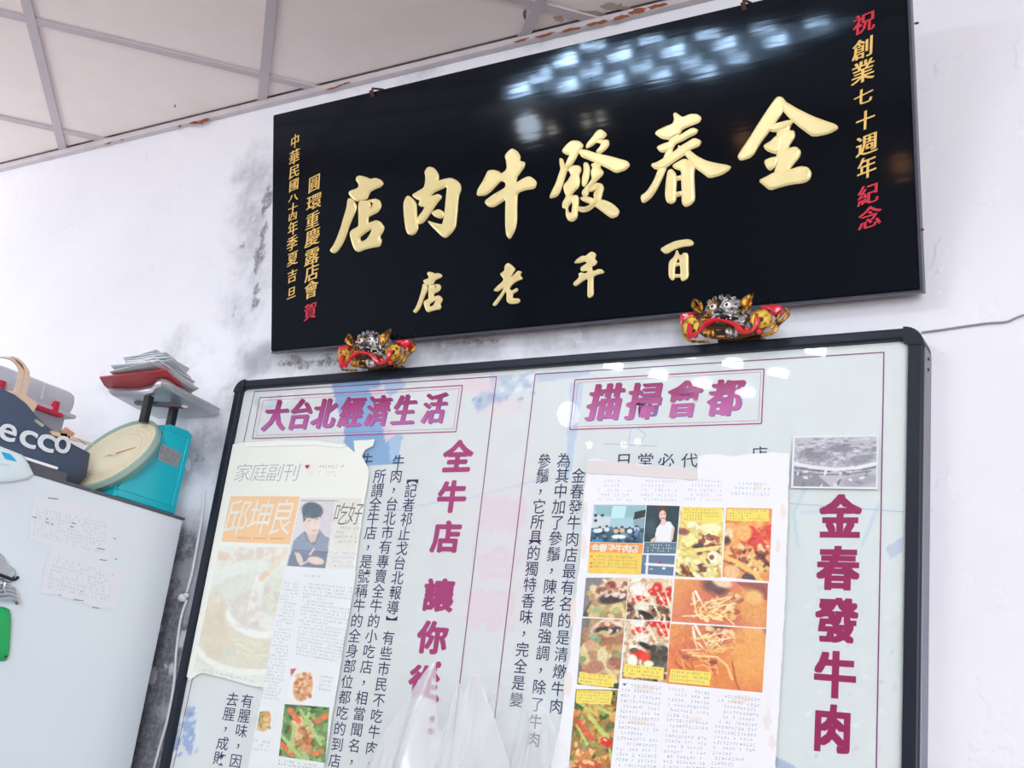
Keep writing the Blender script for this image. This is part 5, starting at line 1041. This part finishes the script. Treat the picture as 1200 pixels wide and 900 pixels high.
# ---------------------------------------------------------------- plastic bags in front of the board, on a side counter
def bag_mat(name, a):
    m = bpy.data.materials.new(name); m.use_nodes = True; nt = m.node_tree; nt.nodes.remove(nt.nodes['Principled BSDF']); N = nt.nodes.new; L = nt.links.new
    tr = N('ShaderNodeBsdfTransparent'); df = N('ShaderNodeBsdfDiffuse'); df.inputs[0].default_value = (.95, .95, .98, 1); tl = N('ShaderNodeBsdfTranslucent'); tl.inputs[0].default_value = (.95, .95, .98, 1)
    gl = N('ShaderNodeBsdfGlossy'); gl.inputs['Roughness'].default_value = .25; m1 = N('ShaderNodeMixShader'); m1.inputs[0].default_value = .45; L(df.outputs[0], m1.inputs[1]); L(tl.outputs[0], m1.inputs[2])
    m2 = N('ShaderNodeMixShader'); m2.inputs[0].default_value = .1; L(m1.outputs[0], m2.inputs[1]); L(gl.outputs[0], m2.inputs[2])
    lw = N('ShaderNodeLayerWeight'); lw.inputs[0].default_value = .4; mr = N('ShaderNodeMapRange'); mr.inputs[3].default_value = a; mr.inputs[4].default_value = min(1, a + .55); L(lw.outputs['Facing'], mr.inputs[0])
    m3 = N('ShaderNodeMixShader'); L(mr.outputs[0], m3.inputs[0]); L(tr.outputs[0], m3.inputs[1]); L(m2.outputs[0], m3.inputs[2]); L(m3.outputs[0], nt.nodes['Material Output'].inputs[0]); return m
def plastic(name, label, ydist, prof_f, prof_b, a, z0, seed):
    P0 = YP(ydist); rg = np.random.default_rng(seed)
    t = thing(name, label, 'plastic bag', tuple(P0.pt(P0.uv((prof_f[0][0] + prof_f[-1][0]) / 2, 900)[0], z0)))
    mt = bag_mat('thin_white_polythene_%d' % seed, a)
    for nm, prof, dd in (('bag_front', prof_f, .035), ('bag_back', prof_b, -.03)):
        xs = np.array([q[0] for q in prof], float); ys = np.array([q[1] for q in prof], float)
        X = np.linspace(xs[0], xs[-1], 110); Yt = np.interp(X, xs, ys); V = []; nr = 34
        ph = rg.uniform(0, 6, 5)
        for i in range(nr):
            v = (i / (nr - 1)) ** 1.3
            for k, (x, yt) in enumerate(zip(X, Yt)):
                ub, vt = P0.uv(x, yt); uc = P0.uv((xs[0] + xs[-1]) / 2, 900)[0]
                z = vt + (z0 - vt) * v; u = ub + (ub - uc) * .1 * v; e = 1 - abs(2 * k / 109 - 1) ** 3
                w = (x - 500) / 20
                d = dd * e * min(1, v * 3 + .1) + min(1, v * 7) * (.009 * math.sin(w * 1.6 + ph[0] + 2 * v) + .005 * math.sin(w * 3.1 + ph[1] - 2 * v) + .0015 * math.sin(w * 6 + ph[2] + 5 * v))
                V.append(P0.pt(u, z, d))
        f = [(i * 110 + k, i * 110 + k + 1, (i + 1) * 110 + k + 1, (i + 1) * 110 + k) for i in range(nr - 1) for k in range(109)]
        mesh(nm, V, f, mt, t, smooth=True)
CZ = .86
plastic('plastic_bag', 'white translucent plastic bag with pointed handles, in front of the board', -.42,
  [(424,915),(440,878),(452,858),(470,830),(485,808),(497,790),(504,781),(509,777),(513,782),(511,800),(503,828),(499,849),(507,862),(522,853),(529,835),(534,812),(540,801),(546,818),(551,830),(556,800),(559,786),(564,800),(572,820),(580,840),(588,865),(597,895),(602,915)],
  [(430,915),(450,880),(480,870),(500,868),(520,862),(536,850),(545,806),(550,795),(556,790),(562,795),(568,810),(574,850),(585,890),(598,915)], .46, CZ + .004, 3)
plastic('plastic_bag', 'nearly clear plastic bag with a rounded handle, right of the pointed white one', -.29,
  [(572,915),(570,880),(571,840),(573,818),(578,808),(586,802),(596,804),(601,815),(604,812),(618,809),(632,811),(644,820),(652,836),(659,858),(665,876),(671,896),(676,915)],
  [(576,915),(578,870),(584,850),(600,830),(618,822),(640,830),(655,870),(670,915)], .12, CZ + .004, 8)
t = thing('side_counter', 'plain counter below the board, just under the photo', 'counter', (-.95, -.38, 0))
bm = bmesh.new(); box(bm, (-1.6, -.62, CZ - .03), (-.3, -.12, CZ), .003); bmo('counter_top', bm, mat('steel_top', (170, 172, 176), .35, metal=.6), t)
for x in (-1.56, -.34):
    for y in (-.58, -.16):
        bm = bmesh.new(); box(bm, (x - .02, y - .02, 0), (x + .02, y + .02, CZ - .03), .002); bmo('leg', bm, mat('steel_top'), t)
